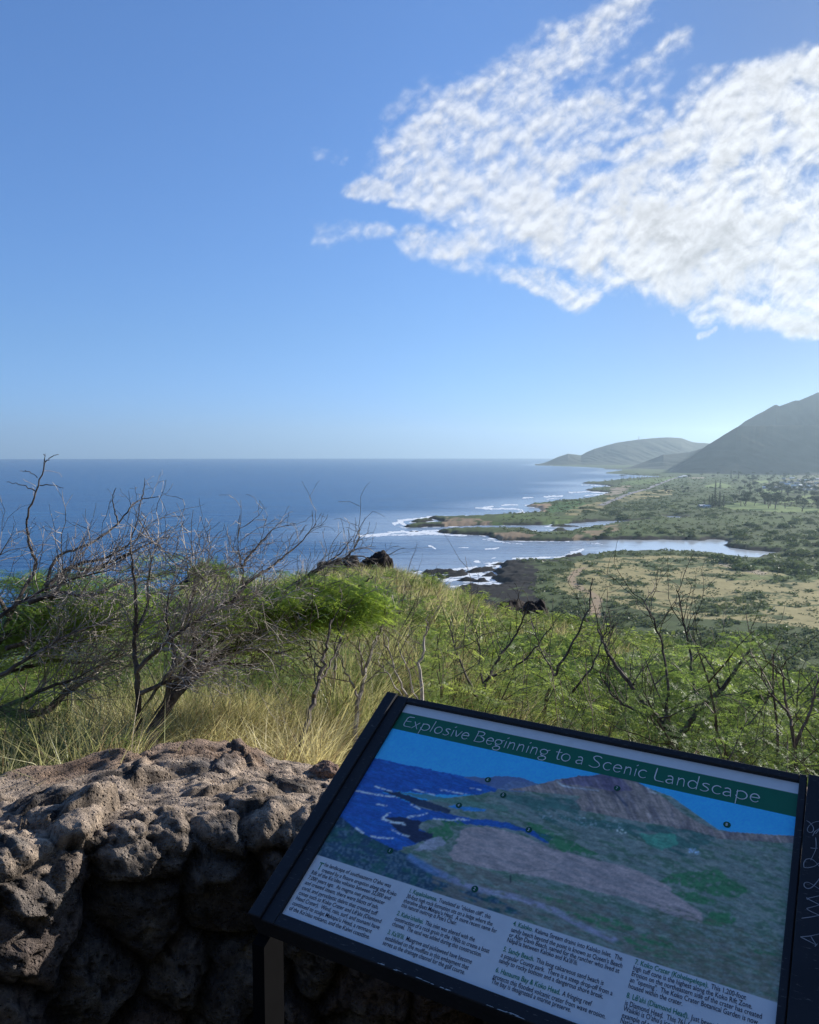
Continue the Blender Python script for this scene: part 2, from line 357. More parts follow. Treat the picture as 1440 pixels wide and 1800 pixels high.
# green band on the shore side and lava shelf
put(sstep(tsd,70,20)*sstep(pn(12,56),.40,.55)*(tpy>975)*(tpx<1060),C_SCRUB*1.3)
lav=sstep(tsd+(pn(9,57)-.5)*30,34,20)*(tpy>984)*(tpx<1010)
lav=np.maximum(lav,region([(770,1030),(880,1002),(925,990),(950,1005),(935,1035),(950,1062),(880,1075),(780,1050)]).astype(float)*sstep(pn(7,58),.28,.36))
lav=np.maximum(lav,sstep(tsd+(pn(9,57)-.5)*14,9,4)*(tpy<986)*(tpy>838))
put(lav,C_LAVA)
# points further out: sand, low green cover, dry patches
put(region([(790,910),(830,912),(880,918),(840,923),(795,922),(770,919)])*sstep(pn(14,59),.3,.45),C_SAND*np.array([.66,.60,.54]))
put(region([(930,887),(965,884),(975,892),(955,899),(935,892)]),C_SAND*np.array([.95,.82,.7]))
put(region([(820,911),(920,906),(960,902),(1010,905),(1000,919),(900,921)])*sstep(pn(20,60),.42,.55),C_MEAD*1.25)
put(region([(955,899),(980,884),(1030,884),(1020,896),(970,902)]),np.array([.075,.15,.045]))
put(region([(870,938),(905,935),(940,939),(935,944),(880,944)]),C_SAND*np.array([.60,.55,.48]))
put(region([(1010,938),(1085,924),(1105,922),(1085,932),(1040,942),(1005,945)])*sstep(pn(14,61),.3,.5),C_SAND*np.array([.66,.6,.48]))
put(region([(1010,893),(1060,879),(1095,874),(1060,896),(1010,906),(985,905)])*sstep(pn(26,62),.44,.58),C_GRASS*.85)
put(region([(1085,882),(1105,872),(1150,865),(1185,865),(1180,872),(1130,880),(1095,886)])*sstep(pn(26,63),.35,.5),C_GRASS*.95)
put(region([(1060,868),(1075,859),(1110,857),(1100,866),(1075,873)])*sstep(pn(20,64),.4,.5),C_SAND*.9)
put(region([(1090,850),(1130,845),(1185,841),(1190,845),(1150,853),(1105,856)]),C_MEAD*1.7,.8)
put(region([(1130,950),(1175,947),(1215,951),(1180,955)])*sstep(pn(9,65),.4,.5),C_SAND*np.array([.8,.6,.45]))
# golf course greens
for pl in ([(1270,888),(1310,884),(1360,890),(1450,896),(1450,904),(1380,903),(1300,899),(1270,895)],[(1236,858),(1262,851),(1284,856),(1282,861),(1245,861)],[(1330,868),(1350,863),(1378,866),(1370,872),(1335,873)],[(1405,875),(1430,872),(1440,886),(1408,889)],[(1328,848),(1350,846),(1352,851),(1330,852)],[(1372,880),(1400,879),(1400,886),(1372,887)],[(1418,833),(1450,832),(1450,836),(1420,836)]):
    put(inpoly(wx,tpy+wob*3,pl),C_FAIR*(1.25))
put(region([(1210,842),(1240,841.5),(1240,843.5),(1214,844)]),C_SAND*.9)
put(inpoly(wx,tpy,[(1395,838),(1470,836),(1470,866),(1370,862),(1345,853)])*sstep(pn(60,66),.5,.6),C_SAND*.6,.7)
# grassy ground under mangroves at right, the near slope, speckle
put((tpy>985)*(tpx>1290)*(tpy<1020)*sstep(pn(40,67),.45,.55),C_MEAD*1.3,.8)
put(nearmask,C_SOIL*1.0); put(nearmask*sstep(pn(3,68),.4,.6),C_GRASS*.55,.8)
tc_*=(.82+.36*pn(5,69,2))[...,None]
# dirt track across the plain and the coast road
TRACK=[(1048,1085),(1046,1065),(1052,1052),(1040,1042),(1020,1034),(1006,1024),(1004,1016),(1014,1006),(1026,1000)]
trk=[tuple(gpt(x,y,4)[:2]) for x,y in TRACK]
put(sstep(segdist(tx,ty,trk)+wobs*3,4.2,2.2),C_TRACK*1.02)
put(sstep(segdist(tx,ty,[tuple(gpt(x,y,4)[:2]) for x,y in [(1350,1062),(1400,1067),(1480,1061)]]),3,1.5),C_SCRUB*1.3)
m,t,o=mat('terrain'); c=t.new('ShaderNodeTexCoord'); geo=t.new('ShaderNodeNewGeometry')
colr=attr(t,'Col'); n1=t.noise(geo.outputs['Position'],.6,6,.65); n2=t.noise(geo.outputs['Position'],9,4,.6)
colr=t.mix(1.0,colr,t.mix(n1,(.7,.7,.7),(1.3,1.3,1.3)),'MULTIPLY')
pbsdf(t,o,colr,.95,.1,bump(t,n2,.5,.05))
F=gridfaces(len(ds),len(az)); 
terr=link('terrain',mesh('terrain',np.stack([tx,ty,tz],-1).reshape(-1,3),F,True,{'Col':tc_.reshape(-1,3)}),m); tag(terr,kind='structure')

# coast road, laid as a thin sheet over the terrain
ROAD=[(1055,890),(1082,880),(1105,871),(1130,864.5),(1150,857),(1166,850),(1180,845),(1190,842),(1200,840)]
def ribbon(path,w,dz,n=160):
    P=np.array([gpt(x,y,5)[:2] for x,y in path]); L=np.concatenate([[0],np.cumsum(np.linalg.norm(np.diff(P,axis=0),axis=1))])
    s=np.linspace(0,L[-1],n); C=np.stack([np.interp(s,L,P[:,0]),np.interp(s,L,P[:,1])],1)
    for _ in range(6): C[1:-1]=(C[:-2]+C[2:]+2*C[1:-1])/4
    T=np.gradient(C,axis=0); T/=np.linalg.norm(T,axis=1)[:,None]; N=np.stack([-T[:,1],T[:,0]],1)
    V=[];
    for k in (-1,-.33,.33,1):
        q=C+N*w*k/2; V.append(np.stack([q[:,0],q[:,1],ground(q[:,0],q[:,1])[0]+dz],1))
    V=np.stack(V,1); V[...,2]=V[...,2].max(1)[:,None]
    return V.reshape(-1,3),gridfaces(n,4),C,T
V,F_,roadC,roadT=ribbon(ROAD,13,.5)
tag(link('road',mesh('road',V,F_,True),simple('asphalt',(.23,.22,.22),.9,.2,.05)),kind='structure')

# ---------------------------------------------------------------- hills
def hill(name,sil,D,B,back,col,gul,seed,azlim,dr=14.0,top=None):
    sx_=np.array([s[0] for s in sil],float); sy_=np.array([s[1] for s in sil],float)
    px=np.arange(azlim[0],azlim[1],1.0); a=azx(px)
    Dd=np.interp(px,D[0],D[1]); Bb=np.interp(px,B[0],B[1])
    hz=[]
    for p_,q_,dd in zip(px,np.interp(px,sx_,sy_),Dd):
        r=ray(p_,q_); hz.append(CAM_H+dd*r[2]/math.hypot(r[0],r[1]))
    hz=np.array(hz); hz+=(fbm(px/6,px*0,seed=seed+3)-.5)*3*np.clip(hz/120,0.1,1)
    n=int((max(Dd.max()-Bb.min(),200)+back)/dr); u=np.linspace(0,1,n)
    V=np.zeros((n,len(px),3)); U=np.zeros((n,len(px)))
    for j in range(len(px)):
        fr=Dd[j]-Bb[j]; d=Bb[j]+u*(fr+back); tt=(d-Bb[j])/fr
        prof=np.where(tt<1,np.clip(tt,0,1)**1.25*.75+.25*sstep(tt,0,1),1-((tt-1)*fr/back)**1.5)
        x=d*math.sin(a[j]); y=d*math.cos(a[j])
        V[:,j,0]=x; V[:,j,1]=y; V[:,j,2]=hz[j]*prof; U[:,j]=tt
    lat=V[...,0]*.9+V[...,1]*.25
    g1=np.abs(fbm(lat/110,U*1.3+seed,seed=seed,oct=4)-.5)*2
    g2=fbm(V[...,0]/40,V[...,1]/40,seed=seed+9,oct=4)
    V[...,2]+=-(1-g1)**2*gul*np.clip(U*(1-U)*4,0,1)*np.clip(hz/150,.1,1.2)[None,:]+(g2-.5)*4*np.clip(U*(1.02-U)*4,0,1)*np.clip(hz/80,0,1)[None,:]
    V[0,:,2]=-4; V[-1,:,2]=np.minimum(V[-1,:,2],-4)
    pat=fbm(V[...,0]/70,V[...,1]/70,seed=seed+5)
    cc=np.asarray(col)[None,None,:]*(.7+.6*pat)[...,None]
    return link(name,mesh(name,V.reshape(-1,3),gridfaces(n,len(px)),True,{'Col':cc.reshape(-1,3)}),m)
KOKO=[(940,818),(961,812),(982,802.5),(998,797.7),(1011,799),(1021,800.4),(1030,795),(1044,789),(1065,782.7),(1086,777.5),(1123,772.3),(1148,770),(1171,768.8),(1196,770),(1217,777.5),(1240,779),(1300,786),(1420,800)]
hk=hill('headland',KOKO,([940,1000,1200,1420],[6850,7050,7700,7700]),([940,1010,1100,1420],[6780,6500,6300,6500]),900,(.07,.075,.05),13,100,(940,1420))
RIDGE=[(1060,824),(1094,824),(1107,821),(1121,816),(1140,809),(1165,799),(1190,797),(1211,794.6),(1240,786),(1300,770),(1380,765)]
hr=hill('ridge',RIDGE,([1060,1380],[5300,5300]),([1060,1094,1170,1380],[5240,5000,4650,4400]),500,(.06,.066,.045),13,200,(1062,1380))
SHLD=[(1150,838),(1189,823),(1212,804.5),(1241,783),(1267,766.5),(1292,751),(1300,748.5),(1440,747),(1560,744),(1800,752),(2050,780),(2300,800)]
hs_=hill('shoulder',SHLD,([1150,2300],[4350,4350]),([1150,1200,1800,2300],[4200,3750,3550,3600]),420,(.055,.06,.042),12,300,(1152,2300),10)
CRAT=[(1180,830),(1212,806),(1241,784),(1267,768),(1292,752),(1306,741),(1324,730.4),(1342,721),(1356,712.5),(1360,711),(1366,714),(1382,708),(1393,704),(1400,704),(1429,691),(1440,688),(1520,655),(1600,628),(1680,622),(1800,660),(1950,725),(2100,770),(2350,800)]
hc=hill('crater',CRAT,([1180,2350],[5150,5150]),([1180,2350],[4700,4500]),900,(.06,.062,.045),20,400,(1182,2350),12)
for h_,nm in((hk,'hill'),(hr,'hill.001'),(hs_,'hill.002'),(hc,'hill.003')):
    h_.name=nm; tag(h_,kind='structure')

# ---------------------------------------------------------------- sea with surf
saz=np.radians(np.concatenate([np.linspace(-70,-30.2,40),np.linspace(-30,30,760),np.linspace(30.2,70,40)]))
spy=np.concatenate([np.linspace(1420,1100,60),np.linspace(1098,1050,40),np.linspace(1049.4,830,520),np.linspace(829,806,30)])
sds=CAM_H*FPX/(spy-YVP); ux,uy=polar(saz,sds); ud=np.hypot(ux,uy)
ssd=land_sd(ux,uy); rg=(fbm(ux/14,uy/14,seed=21)-.5)*np.clip(ud/90,2,16); ssd=ssd+rg*sstep(np.abs(ssd),400,0)
spx,spY=topix(np.stack([ux,uy,0*ux],-1))
nz1=fbm(spx/9,(spY-YVP)/1.6,seed=71); nz2=fbm(spx/28,(spY-YVP)/3.5,seed=72); nz3=fbm(spx/3,(spY-YVP)/1.0,seed=73,oct=2)
open_=sstep(spx,980,900)                                    # exposed side
foam=sstep(-ssd,np.where(spY>980,15,14),1.0)*sstep(nz1*.6+nz2*.4,.40,.56)*(.35+.65*sstep(nz2,.4,.6))*np.where(spY<948,np.where(spx>985,.10,1),1.0)*np.where((spY>945)&(spx>1000),.10,1)
BREAK=[([(632,942),(662,940),(690,936),(705,934),(716,936),(745,936.5),(790,937.5)],2.3,1.0),([(640,943),(700,940),(760,939),(820,941.5)],1.8,.75),([(716,934.5),(745,934),(772,933)],1.3,.9),
 ([(693,921),(702,917.5),(712,922)],3.2,1.0),([(700,915),(730,912),(760,908.5),(800,908.5),(850,907),(900,904.5),(918,900),(920,896)],1.5,1.0),([(722,918),(740,914.5),(760,918),(778,920)],2.2,.85),([(838,893),(870,894.5),(905,894.5),(918,896.5)],1.5,.9),
 ([(853,892),(868,890)],1.2,1.0),([(885,888),(912,887)],1.1,.95),([(955,873.2),(991,871.5)],1.3,1.0),([(918,875.5),(938,875)],1.0,.9),([(958,878),(985,875)],1.0,.55),([(1000,866),(1040,864.5),(1066,866.5)],1.4,.8),([(1025,870.5),(1060,870)],1.2,.7),
 ([(1022,852),(1075,855)],1.0,.7),([(757,960),(763,961.5),(767,964)],1.9,1.0),([(838,987),(845,987)],2.4,1.0),([(855,965),(870,964.5),(878,963)],1.5,.95),([(866,981),(872,980.5)],1.4,.6),([(806,962.5),(822,962)],1.0,.7),
 ([(848,948),(870,951),(900,955),(918,956)],1.6,.55),([(905,982),(950,980),(985,979),(1010,976)],1.9,.8),([(973,984),(995,978),(1012,972.5),(1026,965)],2.0,.95),([(1005,971),(1026,966.5)],1.6,1.0),([(985,984),(1005,981),(1012,976)],2.2,.9),([(1020,954),(1060,956)],1.0,.5),
 ([(757,1006),(775,1003),(800,1001),(835,997)],2.6,.75),([(775,1021),(800,1019),(850,1023),(880,1028)],2.4,.95),([(800,1031),(840,1026),(870,1030)],2.2,.9),([(845,1012),(870,1006)],2.2,.7),([(820,1010),(860,1009)],1.6,.8),([(890,1010),(880,1015)],1.4,.8),([(900,994),(945,992)],1.0,.5)]
for pts_,wd,am in BREAK:
    dd=segdist(spx+(nz2-.5)*14,spY+(nz1-.5)*2.6,pts_)
    foam=np.maximum(foam,am*sstep(dd,wd*1.25,wd*.35)*(.55+.45*sstep(nz3,.3,.6)))
wash=sstep(-ssd,60,4)*sstep(nz2,.42,.62)*.35*np.where((spY>950)&(spx>1000),.2,1)
foam=np.clip(np.maximum(foam,wash*sstep(nz1,.45,.6)),0,1)
shallow_glare=np.maximum(sstep(-ssd,220,10)*.45,sstep(spx+(nz2-.5)*160,900,1130)*inpoly(spx,spY,[(880,1000),(880,945),(1120,940),(1400,955),(1400,990),(1000,990)])); shallow_glare=np.maximum(shallow_glare,.6*sstep(spx+(nz2-.5)*120,770,960)*inpoly(spx,spY,[(740,927),(960,923),(1140,912),(1140,918),(1000,938),(940,934)]))  # near-shore shallows; over the inlets, glare painted in as pale water colour
m_,t,o=mat('sea'); geo=t.new('ShaderNodeNewGeometry'); pos=geo.outputs['Position']
fo=attr(t,'foam','Fac'); sh=attr(t,'shallow_glare','Fac')
dist=t.vm('LENGTH',pos)
sw=t.noise(t.vm('MULTIPLY',pos,(.55,1.15,1)),.035,5,.62,.4); md=t.noise(t.vm('MULTIPLY',pos,(.6,1.2,1)),.22,4,.6,.3); big=t.noise(t.vm('MULTIPLY',pos,(.35,1,1)),.004,4,.55)
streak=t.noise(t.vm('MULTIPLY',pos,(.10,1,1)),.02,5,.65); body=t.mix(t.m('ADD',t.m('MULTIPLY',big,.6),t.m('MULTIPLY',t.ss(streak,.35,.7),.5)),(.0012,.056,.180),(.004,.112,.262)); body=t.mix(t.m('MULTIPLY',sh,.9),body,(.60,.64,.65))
fn=t.noise(pos,.5,5,.7); ff=t.ss(t.m('ADD',fo,t.m('MULTIPLY',t.m('SUBTRACT',fn,.5),.55)),.25,.62); ff=t.m('MULTIPLY',ff,t.ss(fo,.02,.2))
swl=t.noise(t.vm('MULTIPLY',pos,(.16,1,1)),.055,4,.6,.3); hgt=t.m('ADD',t.m('ADD',t.m('MULTIPLY',sw,3.4),t.m('MULTIPLY',md,.9)),t.m('MULTIPLY',swl,4.5))
rip=t.ss(t.m('ADD',swl,t.m('MULTIPLY',t.m('SUBTRACT',md,.5),.5)),.36,.62); body=t.mix(t.m('MULTIPLY',t.m('SUBTRACT',1.0,sh),t.m('MULTIPLY_ADD',rip,-.38,.38)),body,(.001,.022,.085))
b=t.new('ShaderNodeBump'); t.put(b.inputs['Height'],hgt); t.put(b.inputs['Strength'],t.m('MULTIPLY_ADD',sh,-.60,.62)); b.inputs['Distance'].default_value=1.0
p=t.new('ShaderNodeBsdfPrincipled'); t.put(p.inputs['Base Color'],t.mix(ff,body,(.80,.84,.86))); t.put(p.inputs['Roughness'],t.m('SUBTRACT',t.m('MULTIPLY_ADD',ff,.5,.24),t.m('MULTIPLY',sh,.12))); p.inputs['IOR'].default_value=1.33
t.put(p.inputs['Specular IOR Level'],t.m('MULTIPLY_ADD',sh,.36,.14)); t.l.new(b.outputs[0],p.inputs['Normal']); t.l.new(p.outputs[0],o.inputs[0])
wv_=(fbm(ux/9,uy/5,seed=81)-.5)*.5
sea=link('sea',mesh('sea',np.stack([ux,uy,wv_*0],-1).reshape(-1,3),gridfaces(len(sds),len(saz)),True,{'foam':foam.ravel(),'shallow_glare':shallow_glare.ravel()}),m_); tag(sea,kind='structure')

# ---------------------------------------------------------------- air
hz=MB(); hz.box((0,7400,295),(33000,18800,612)); mh,t,o=mat('haze')
v=t.new('ShaderNodeVolumePrincipled'); v.inputs['Color'].default_value=(.63,.84,1.0,1); v.inputs['Density'].default_value=HAZE; v.inputs['Anisotropy'].default_value=.5
t.l.new(v.outputs[0],o.inputs['Volume']); haze=hz.build('haze',mh); tag(haze,kind='stuff')
# ---------------------------------------------------------------- lookout: floor, hillside behind, lava-rock wall
FLOOR=CAM_H-1.6
def bow(x,y): return np.hypot(x,y)
fx=np.linspace(-9,9,46); fy=np.linspace(-9,1.86,28); gx,gy=np.meshgrid(fx,fy)
keep=MB(); V=np.stack([gx,gy,np.full_like(gx,FLOOR)+(fbm(gx*2,gy*2,seed=90)-.5)*.012],-1).reshape(-1,3)
Fq=gridfaces(28,46); cen=V[Fq].mean(1); Fq=Fq[(np.hypot(cen[:,0]*.8,cen[:,1])<2.05)|(cen[:,1]<.4)]
tag(link('pavement',mesh('pavement',V,Fq,True),simple('weathered_asphalt',(.05,.048,.045),.95,.3,14)),kind='structure')
hx=np.linspace(-260,260,90); hy=np.linspace(-330,-8.9,70); gx,gy=np.meshgrid(hx,hy)
hzz=FLOOR-.1+np.clip(-gy-9,0,None)*.72+(fbm(gx/18,gy/18,seed=91)-.5)*8*sstep(-gy,10,60)
cc=np.array([.075,.075,.035])*(.6+.8*fbm(gx/6,gy/6,seed=92))[...,None]
mh2,t,o=mat('hillside'); pbsdf(t,o,attr(t,'Col'),.95,.1)
tag(link('hill.004',mesh('hill',np.stack([gx,gy,hzz],-1).reshape(-1,3),gridfaces(70,90),True,{'Col':cc.reshape(-1,3)}),mh2),kind='structure')

WP=np.array([(-2.45,-.35,-.80),(-1.85,.45,-.80),(-1.25,1.16,-.81),(-.84,1.56,-.83),(-.68,1.72,-.845),(-.5,1.81,-.85),(-.3,1.85,-.905),(0,1.87,-.96),(.5,1.87,-.97),(1.1,1.78,-.97),(1.8,1.45,-.96),(2.5,.85,-.95)])
wl=np.concatenate([[0],np.cumsum(np.linalg.norm(np.diff(WP[:,:2],axis=0),axis=1))])
ns=900; S_=np.linspace(0,wl[-1],ns); ctr=np.stack([np.interp(S_,wl,WP[:,k]) for k in range(3)],1)
for _ in range(60): ctr[1:-1]=(ctr[:-2]+2*ctr[1:-1]+ctr[2:])/4
T2=np.gradient(ctr[:,:2],axis=0); T2/=np.linalg.norm(T2,axis=1)[:,None]; NO=np.stack([T2[:,1],-T2[:,0]],1)    # towards the viewer
topz=CAM_H+ctr[:,2]+(fbm(S_/.35,S_*0,seed=95)-.5)*.05
DEP=.50; HF=.78; RR=.07
q1=np.linspace(0,HF-RR,150); qa=np.linspace(0,math.pi/2,26)[1:]; q2=np.linspace(RR,DEP-RR,96)[1:]; q3=np.linspace(0,.45,30)[1:]
prof=[(0.0,-(HF-RR)+v-RR,1,0,v) for v in q1]                    # offset back, height, normal front, normal up, arc length
prof+=[(RR-RR*math.cos(a_),-RR+RR*math.sin(a_),math.cos(a_),math.sin(a_),HF-RR+RR*a_) for a_ in qa]
b0=prof[-1][4]; prof+=[(v,0,0,1,b0+v-RR) for v in q2]
b1=prof[-1][4]; prof+=[(DEP-RR+RR*math.sin(a_),-RR+RR*math.cos(a_),-math.sin(a_),math.cos(a_),b1+RR*a_) for a_ in qa]
b2=prof[-1][4]; prof+=[(DEP,-RR-v,-1,0,b2+v) for v in q3]
prof=np.array(prof); npf=len(prof)
Sg=S_[:,None]+0*prof[None,:,4]; Qg=prof[None,:,4]+0*S_[:,None]
rng=np.random.default_rng(12)
seeds=[]; q=.04; row=0
QT=prof[-1,4]
while q<QT:
    face=q<HF-.1; wdt=.155 if face else .22; hgt_=.195 if face else .19
    s=rng.uniform(0,wdt)
    while s<wl[-1]:
        seeds.append((s+rng.normal(0,.035),q+rng.normal(0,.045),rng.uniform(.82,1.15),rng.random())); s+=wdt*rng.uniform(.75,1.35)
    q+=hgt_
seeds=np.array(seeds)
Sw=Sg+(fbm(Sg*9,Qg*9,seed=96)-.5)*.07; Qw=Qg+(fbm(Sg*9,Qg*9,seed=97)-.5)*.07
F1=np.full(Sg.shape,9.); F2=np.full(Sg.shape,9.); ID=np.zeros(Sg.shape,int)
for k,(a_,b_,r_,_) in enumerate(seeds):
    dd=np.hypot((Sw-a_)*1.12,(Qw-b_)*.92)/r_
    nw=dd<F1; F2=np.where(nw,F1,np.minimum(F2,dd)); ID=np.where(nw,k,ID); F1=np.where(nw,dd,F1)
edge=F2-F1; bul=1-np.clip(1-edge/.085,0,1)**2.2
face=sstep(Qg,HF+.03,HF-.10); backf=sstep(Qg,b2-.05,b2+.05)
tone=seeds[ID,3]
off_st=(rng.random(len(seeds))[ID]-.5)
disp=face*(bul*.050-.022+off_st*.032)+(1-face)*(bul*.016+off_st*.030-.006)
X3=ctr[:,0][:,None]+0*Qg; Y3=ctr[:,1][:,None]+0*Qg
pxn,pyn=Sg,Qg
rough=fbm(Sg*6,Qg*9,oct=4,seed=98)-.5; fine=fbm(Sg*38,Qg*44,oct=4,seed=99,gain=.6)-.5; rid=1-np.abs(fbm(Sg*13,Qg*16,oct=4,seed=101)-.5)*2
cx_=np.full(Sg.shape,9.); cx2=np.full(Sg.shape,9.); sd2=np.stack([rng.uniform(0,wl[-1],900),rng.uniform(0,QT,900)],1); pid=np.zeros(Sg.shape,int)
for k_ in range(900):
    near=slice(max(0,int((sd2[k_,0]-.35)/wl[-1]*ns)),int((sd2[k_,0]+.35)/wl[-1]*ns)+1); dd=np.hypot(Sw[near]-sd2[k_,0],Qw[near]-sd2[k_,1]); c1,c2_=cx_[near],cx2[near]
    nw=dd<c1; cx2[near]=np.where(nw,c1,np.minimum(c2_,dd)); cx_[near]=np.where(nw,dd,c1); pid[near]=np.where(nw,k_,pid[near])
crack=sstep(cx2-cx_,.022,.002); plate=rng.random(900)[pid]-.5
tl=rng.normal(0,.22,(900,2)); facet=np.clip((Sw-sd2[pid,0])*tl[pid,0]+(Qw-sd2[pid,1])*tl[pid,1],-.02,.02); tl2=rng.normal(0,.16,(len(seeds),2)); facet+=np.clip((Sw-seeds[ID,0])*tl2[ID,0]+(Qw-seeds[ID,1])*tl2[ID,1],-.03,.03)
disp+=facet+rough*(.018)+fine*(.016+.004*(1-face))+(rid-.8)*.008*(1-face)+plate*(.007*(1-face)+.008*face)-crack*(.007*(1-face)+.004*face)
fill=-.004+(fbm(Sg*4,Qg*5,seed=141)-.5)*.018; mfill=(1-face)*sstep(fill-disp,-.004,.006); disp=np.where((1-face)>.02,np.maximum(disp,(fill+fine*.016+(rough)*.006)*(1-face)+disp*face),disp)
pit=sstep(fbm(Sg*60,Qg*60,oct=2,seed=102),.62,.74)*(.35+.65*sstep(tone,.3,.5)); disp-=pit*.008
disp=np.where(Qg<.02,disp*.3,disp)
bx=ctr[:,0][:,None]-NO[:,0][:,None]*prof[None,:,0]+NO[:,0][:,None]*prof[None,:,2]*disp
by=ctr[:,1][:,None]-NO[:,1][:,None]*prof[None,:,0]+NO[:,1][:,None]*prof[None,:,2]*disp
hump=.05*np.exp(-((S_-np.interp(.5,[0,1],[0,0])-3.55)/.25)**2)*0
bz=topz[:,None]+prof[None,:,1]+prof[None,:,3]*disp
basalt=np.array([.17,.152,.142]); red=np.array([.20,.125,.095]); tan=np.array([.48,.39,.31]); pale=np.array([.38,.345,.31]); blk=np.array([.05,.046,.045])
cw=basalt[None,None]*(.65+.8*tone)[...,None]
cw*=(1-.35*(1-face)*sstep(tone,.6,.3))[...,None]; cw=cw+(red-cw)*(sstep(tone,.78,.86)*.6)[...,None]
cw=cw+(pale-cw)*(sstep(fbm(Sg*16,Qg*16,seed=103),.5,.72)*.55)[...,None]
mort=(1-face)*sstep(edge+(fbm(Sg*22,Qg*22,seed=104)-.5)*.09,.075,.02)
cap=(1-face)*sstep(fbm(Sg*9,Qg*12,seed=105,oct=5),.49,.54)*.85
cw=cw+(tan-cw)*np.clip(np.maximum(np.maximum(mort,cap),mfill*.95),0,1)[...,None]
cw=cw+(blk-cw)*(face*sstep(edge,.03,.008)*.8+pit*.8+crack*(1-face)*.45).clip(0,1)[...,None]
strip=(1-face)*sstep(Qg,b1-.10,b1-.03)*sstep(fbm(Sg*5,Qg*5,seed=106),.4,.5); cw=cw+(np.array([.30,.20,.14])-cw)*(strip*.6)[...,None]
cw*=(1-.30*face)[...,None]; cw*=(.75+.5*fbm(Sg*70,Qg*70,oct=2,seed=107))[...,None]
mw,t,o=mat('lava_rock'); c=t.new('ShaderNodeTexCoord'); ob=c.outputs['Object']
v1=t.vor(ob,95,'F1'); v2=t.noise(ob,45,8,.72); v3=t.noise(ob,240,4,.7); v4=t.vor(ob,210,'F1')
hh=t.m('ADD',t.m('MULTIPLY',t.ss(v1,.05,.42),.8),t.m('ADD',v2,t.m('ADD',t.m('MULTIPLY',v3,.4),t.m('MULTIPLY',t.ss(v4,.05,.4),.3))))
cl=t.mix(1.0,attr(t,'Col'),t.mix(t.ss(v2,.3,.7),(.55,.55,.57),(1.4,1.36,1.3)),'MULTIPLY')
pbsdf(t,o,cl,.95,.15,bump(t,hh,1.0,.014))
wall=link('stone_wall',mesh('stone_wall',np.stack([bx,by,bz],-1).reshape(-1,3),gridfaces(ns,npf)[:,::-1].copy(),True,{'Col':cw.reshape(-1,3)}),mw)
tag(wall,'low curved wall of rough grey-brown lava rock with a mortared top, left of the tilted sign','wall')

# one small loose stone on the wall's end beside the sign
def rock(name,loc,dim,seed,mat_,col,sub=28,rz=0,rough=.35,flat=.0):
    u=np.linspace(0,2*math.pi,sub*2,endpoint=False); v=np.linspace(-math.pi/2,math.pi/2,sub); U,Vv=np.meshgrid(u,v)
    d=np.stack([np.cos(Vv)*np.cos(U),np.cos(Vv)*np.sin(U),np.sin(Vv)],-1)
    r=1+rough*(fbm(d[...,0]*1.3+seed,d[...,1]*1.3,d[...,2]*1.3+seed,oct=3,seed=seed)-.5)*2+rough*.6*(fbm(d[...,0]*4+seed,d[...,1]*4,d[...,2]*4,oct=4,seed=seed+3)-.5)*2
    P_=d*r[...,None]*np.array(dim)/2; n=sub*2
    c0,s0=math.cos(rz),math.sin(rz); P_[...,:2]=P_[...,:2]@np.array([[c0,s0],[-s0,c0]])
    Fr=[]
    for i in range(sub-1):
        for j in range(n): Fr.append((i*n+j,i*n+(j+1)%n,(i+1)*n+(j+1)%n,(i+1)*n+j))
    cc=np.asarray(col)[None,None]*(.6+.8*fbm(d[...,0]*5,d[...,1]*5,d[...,2]*5,seed=seed+5))[...,None]
    o_=link(name,mesh(name,P_.reshape(-1,3),Fr,True,{'Col':cc.reshape(-1,3)}),mat_); o_.location=loc; return o_
ps=dpt(571,1352,2.26)
tag(rock('stone',(ps[0],ps[1],ps[2]-.01),(.085,.07,.055),7,mw,(.30,.21,.17)),'small rounded brown stone on the wall top against the tilted sign','stone')

# ---------------------------------------------------------------- tilted sign
def solve_sign():
    TL,TR,BL,BR_=(715,1238),(1405,1377),(492,1607),(1346.1,1926.4)
    r=[ray(*q) for q in (TL,TR,BR_,BL)]
    t2,t1,t3=np.linalg.solve(np.array([r[2],-r[1],-r[3]]).T,-r[0])
    P0=r[0]; u=t1*r[1]-P0; v=t3*r[3]-P0; s=.80/np.linalg.norm(u); return P0*s,u*s,v*s
SP0,SU,SV=solve_sign(); PW_,PH=.80,float(np.linalg.norm(SV)); eu=SU/np.linalg.norm(SU); ev=SV-eu*(SV@eu); ev/=np.linalg.norm(ev); en=np.cross(eu,-ev); en/=np.linalg.norm(en)
SP0w=SP0+np.array([0,0,CAM_H])
def uv(px,py):
    r=ray(px,py); a,b,_=np.linalg.solve(np.array([eu,ev,-r]).T,-SP0); return a,b
def S3(a,b,h=0.0): return SP0w+np.multiply.outer(np.asarray(a,float),eu)+np.multiply.outer(np.asarray(b,float),ev)+np.multiply.outer(np.asarray(h,float)+0*np.asarray(a,float),en)
BASE=S3(.38,.5); BASE=np.array([BASE[0],BASE[1],FLOOR])
sign=empty('information_sign',tuple(BASE)); tag(sign,'tilted information panel with green title band, landscape picture and text in a dark frame','sign')
mframe,t,o=mat('dark_frame'); c=t.new('ShaderNodeTexCoord'); nn=t.noise(c.outputs['Object'],60,5,.65); n2=t.noise(c.outputs['Object'],9,4,.6)
sc_=t.ss(t.noise(t.vm('MULTIPLY',c.outputs['Object'],(1,1,9)),70,3,.6),.63,.72)
pbsdf(t,o,t.mix(t.m('MULTIPLY',sc_,.55),t.mix(n2,(.010,.011,.016),(.030,.031,.036)),(.16,.15,.14)),t.m('MULTIPLY_ADD',nn,.25,.42),.25,bump(t,nn,.12,.002),0)
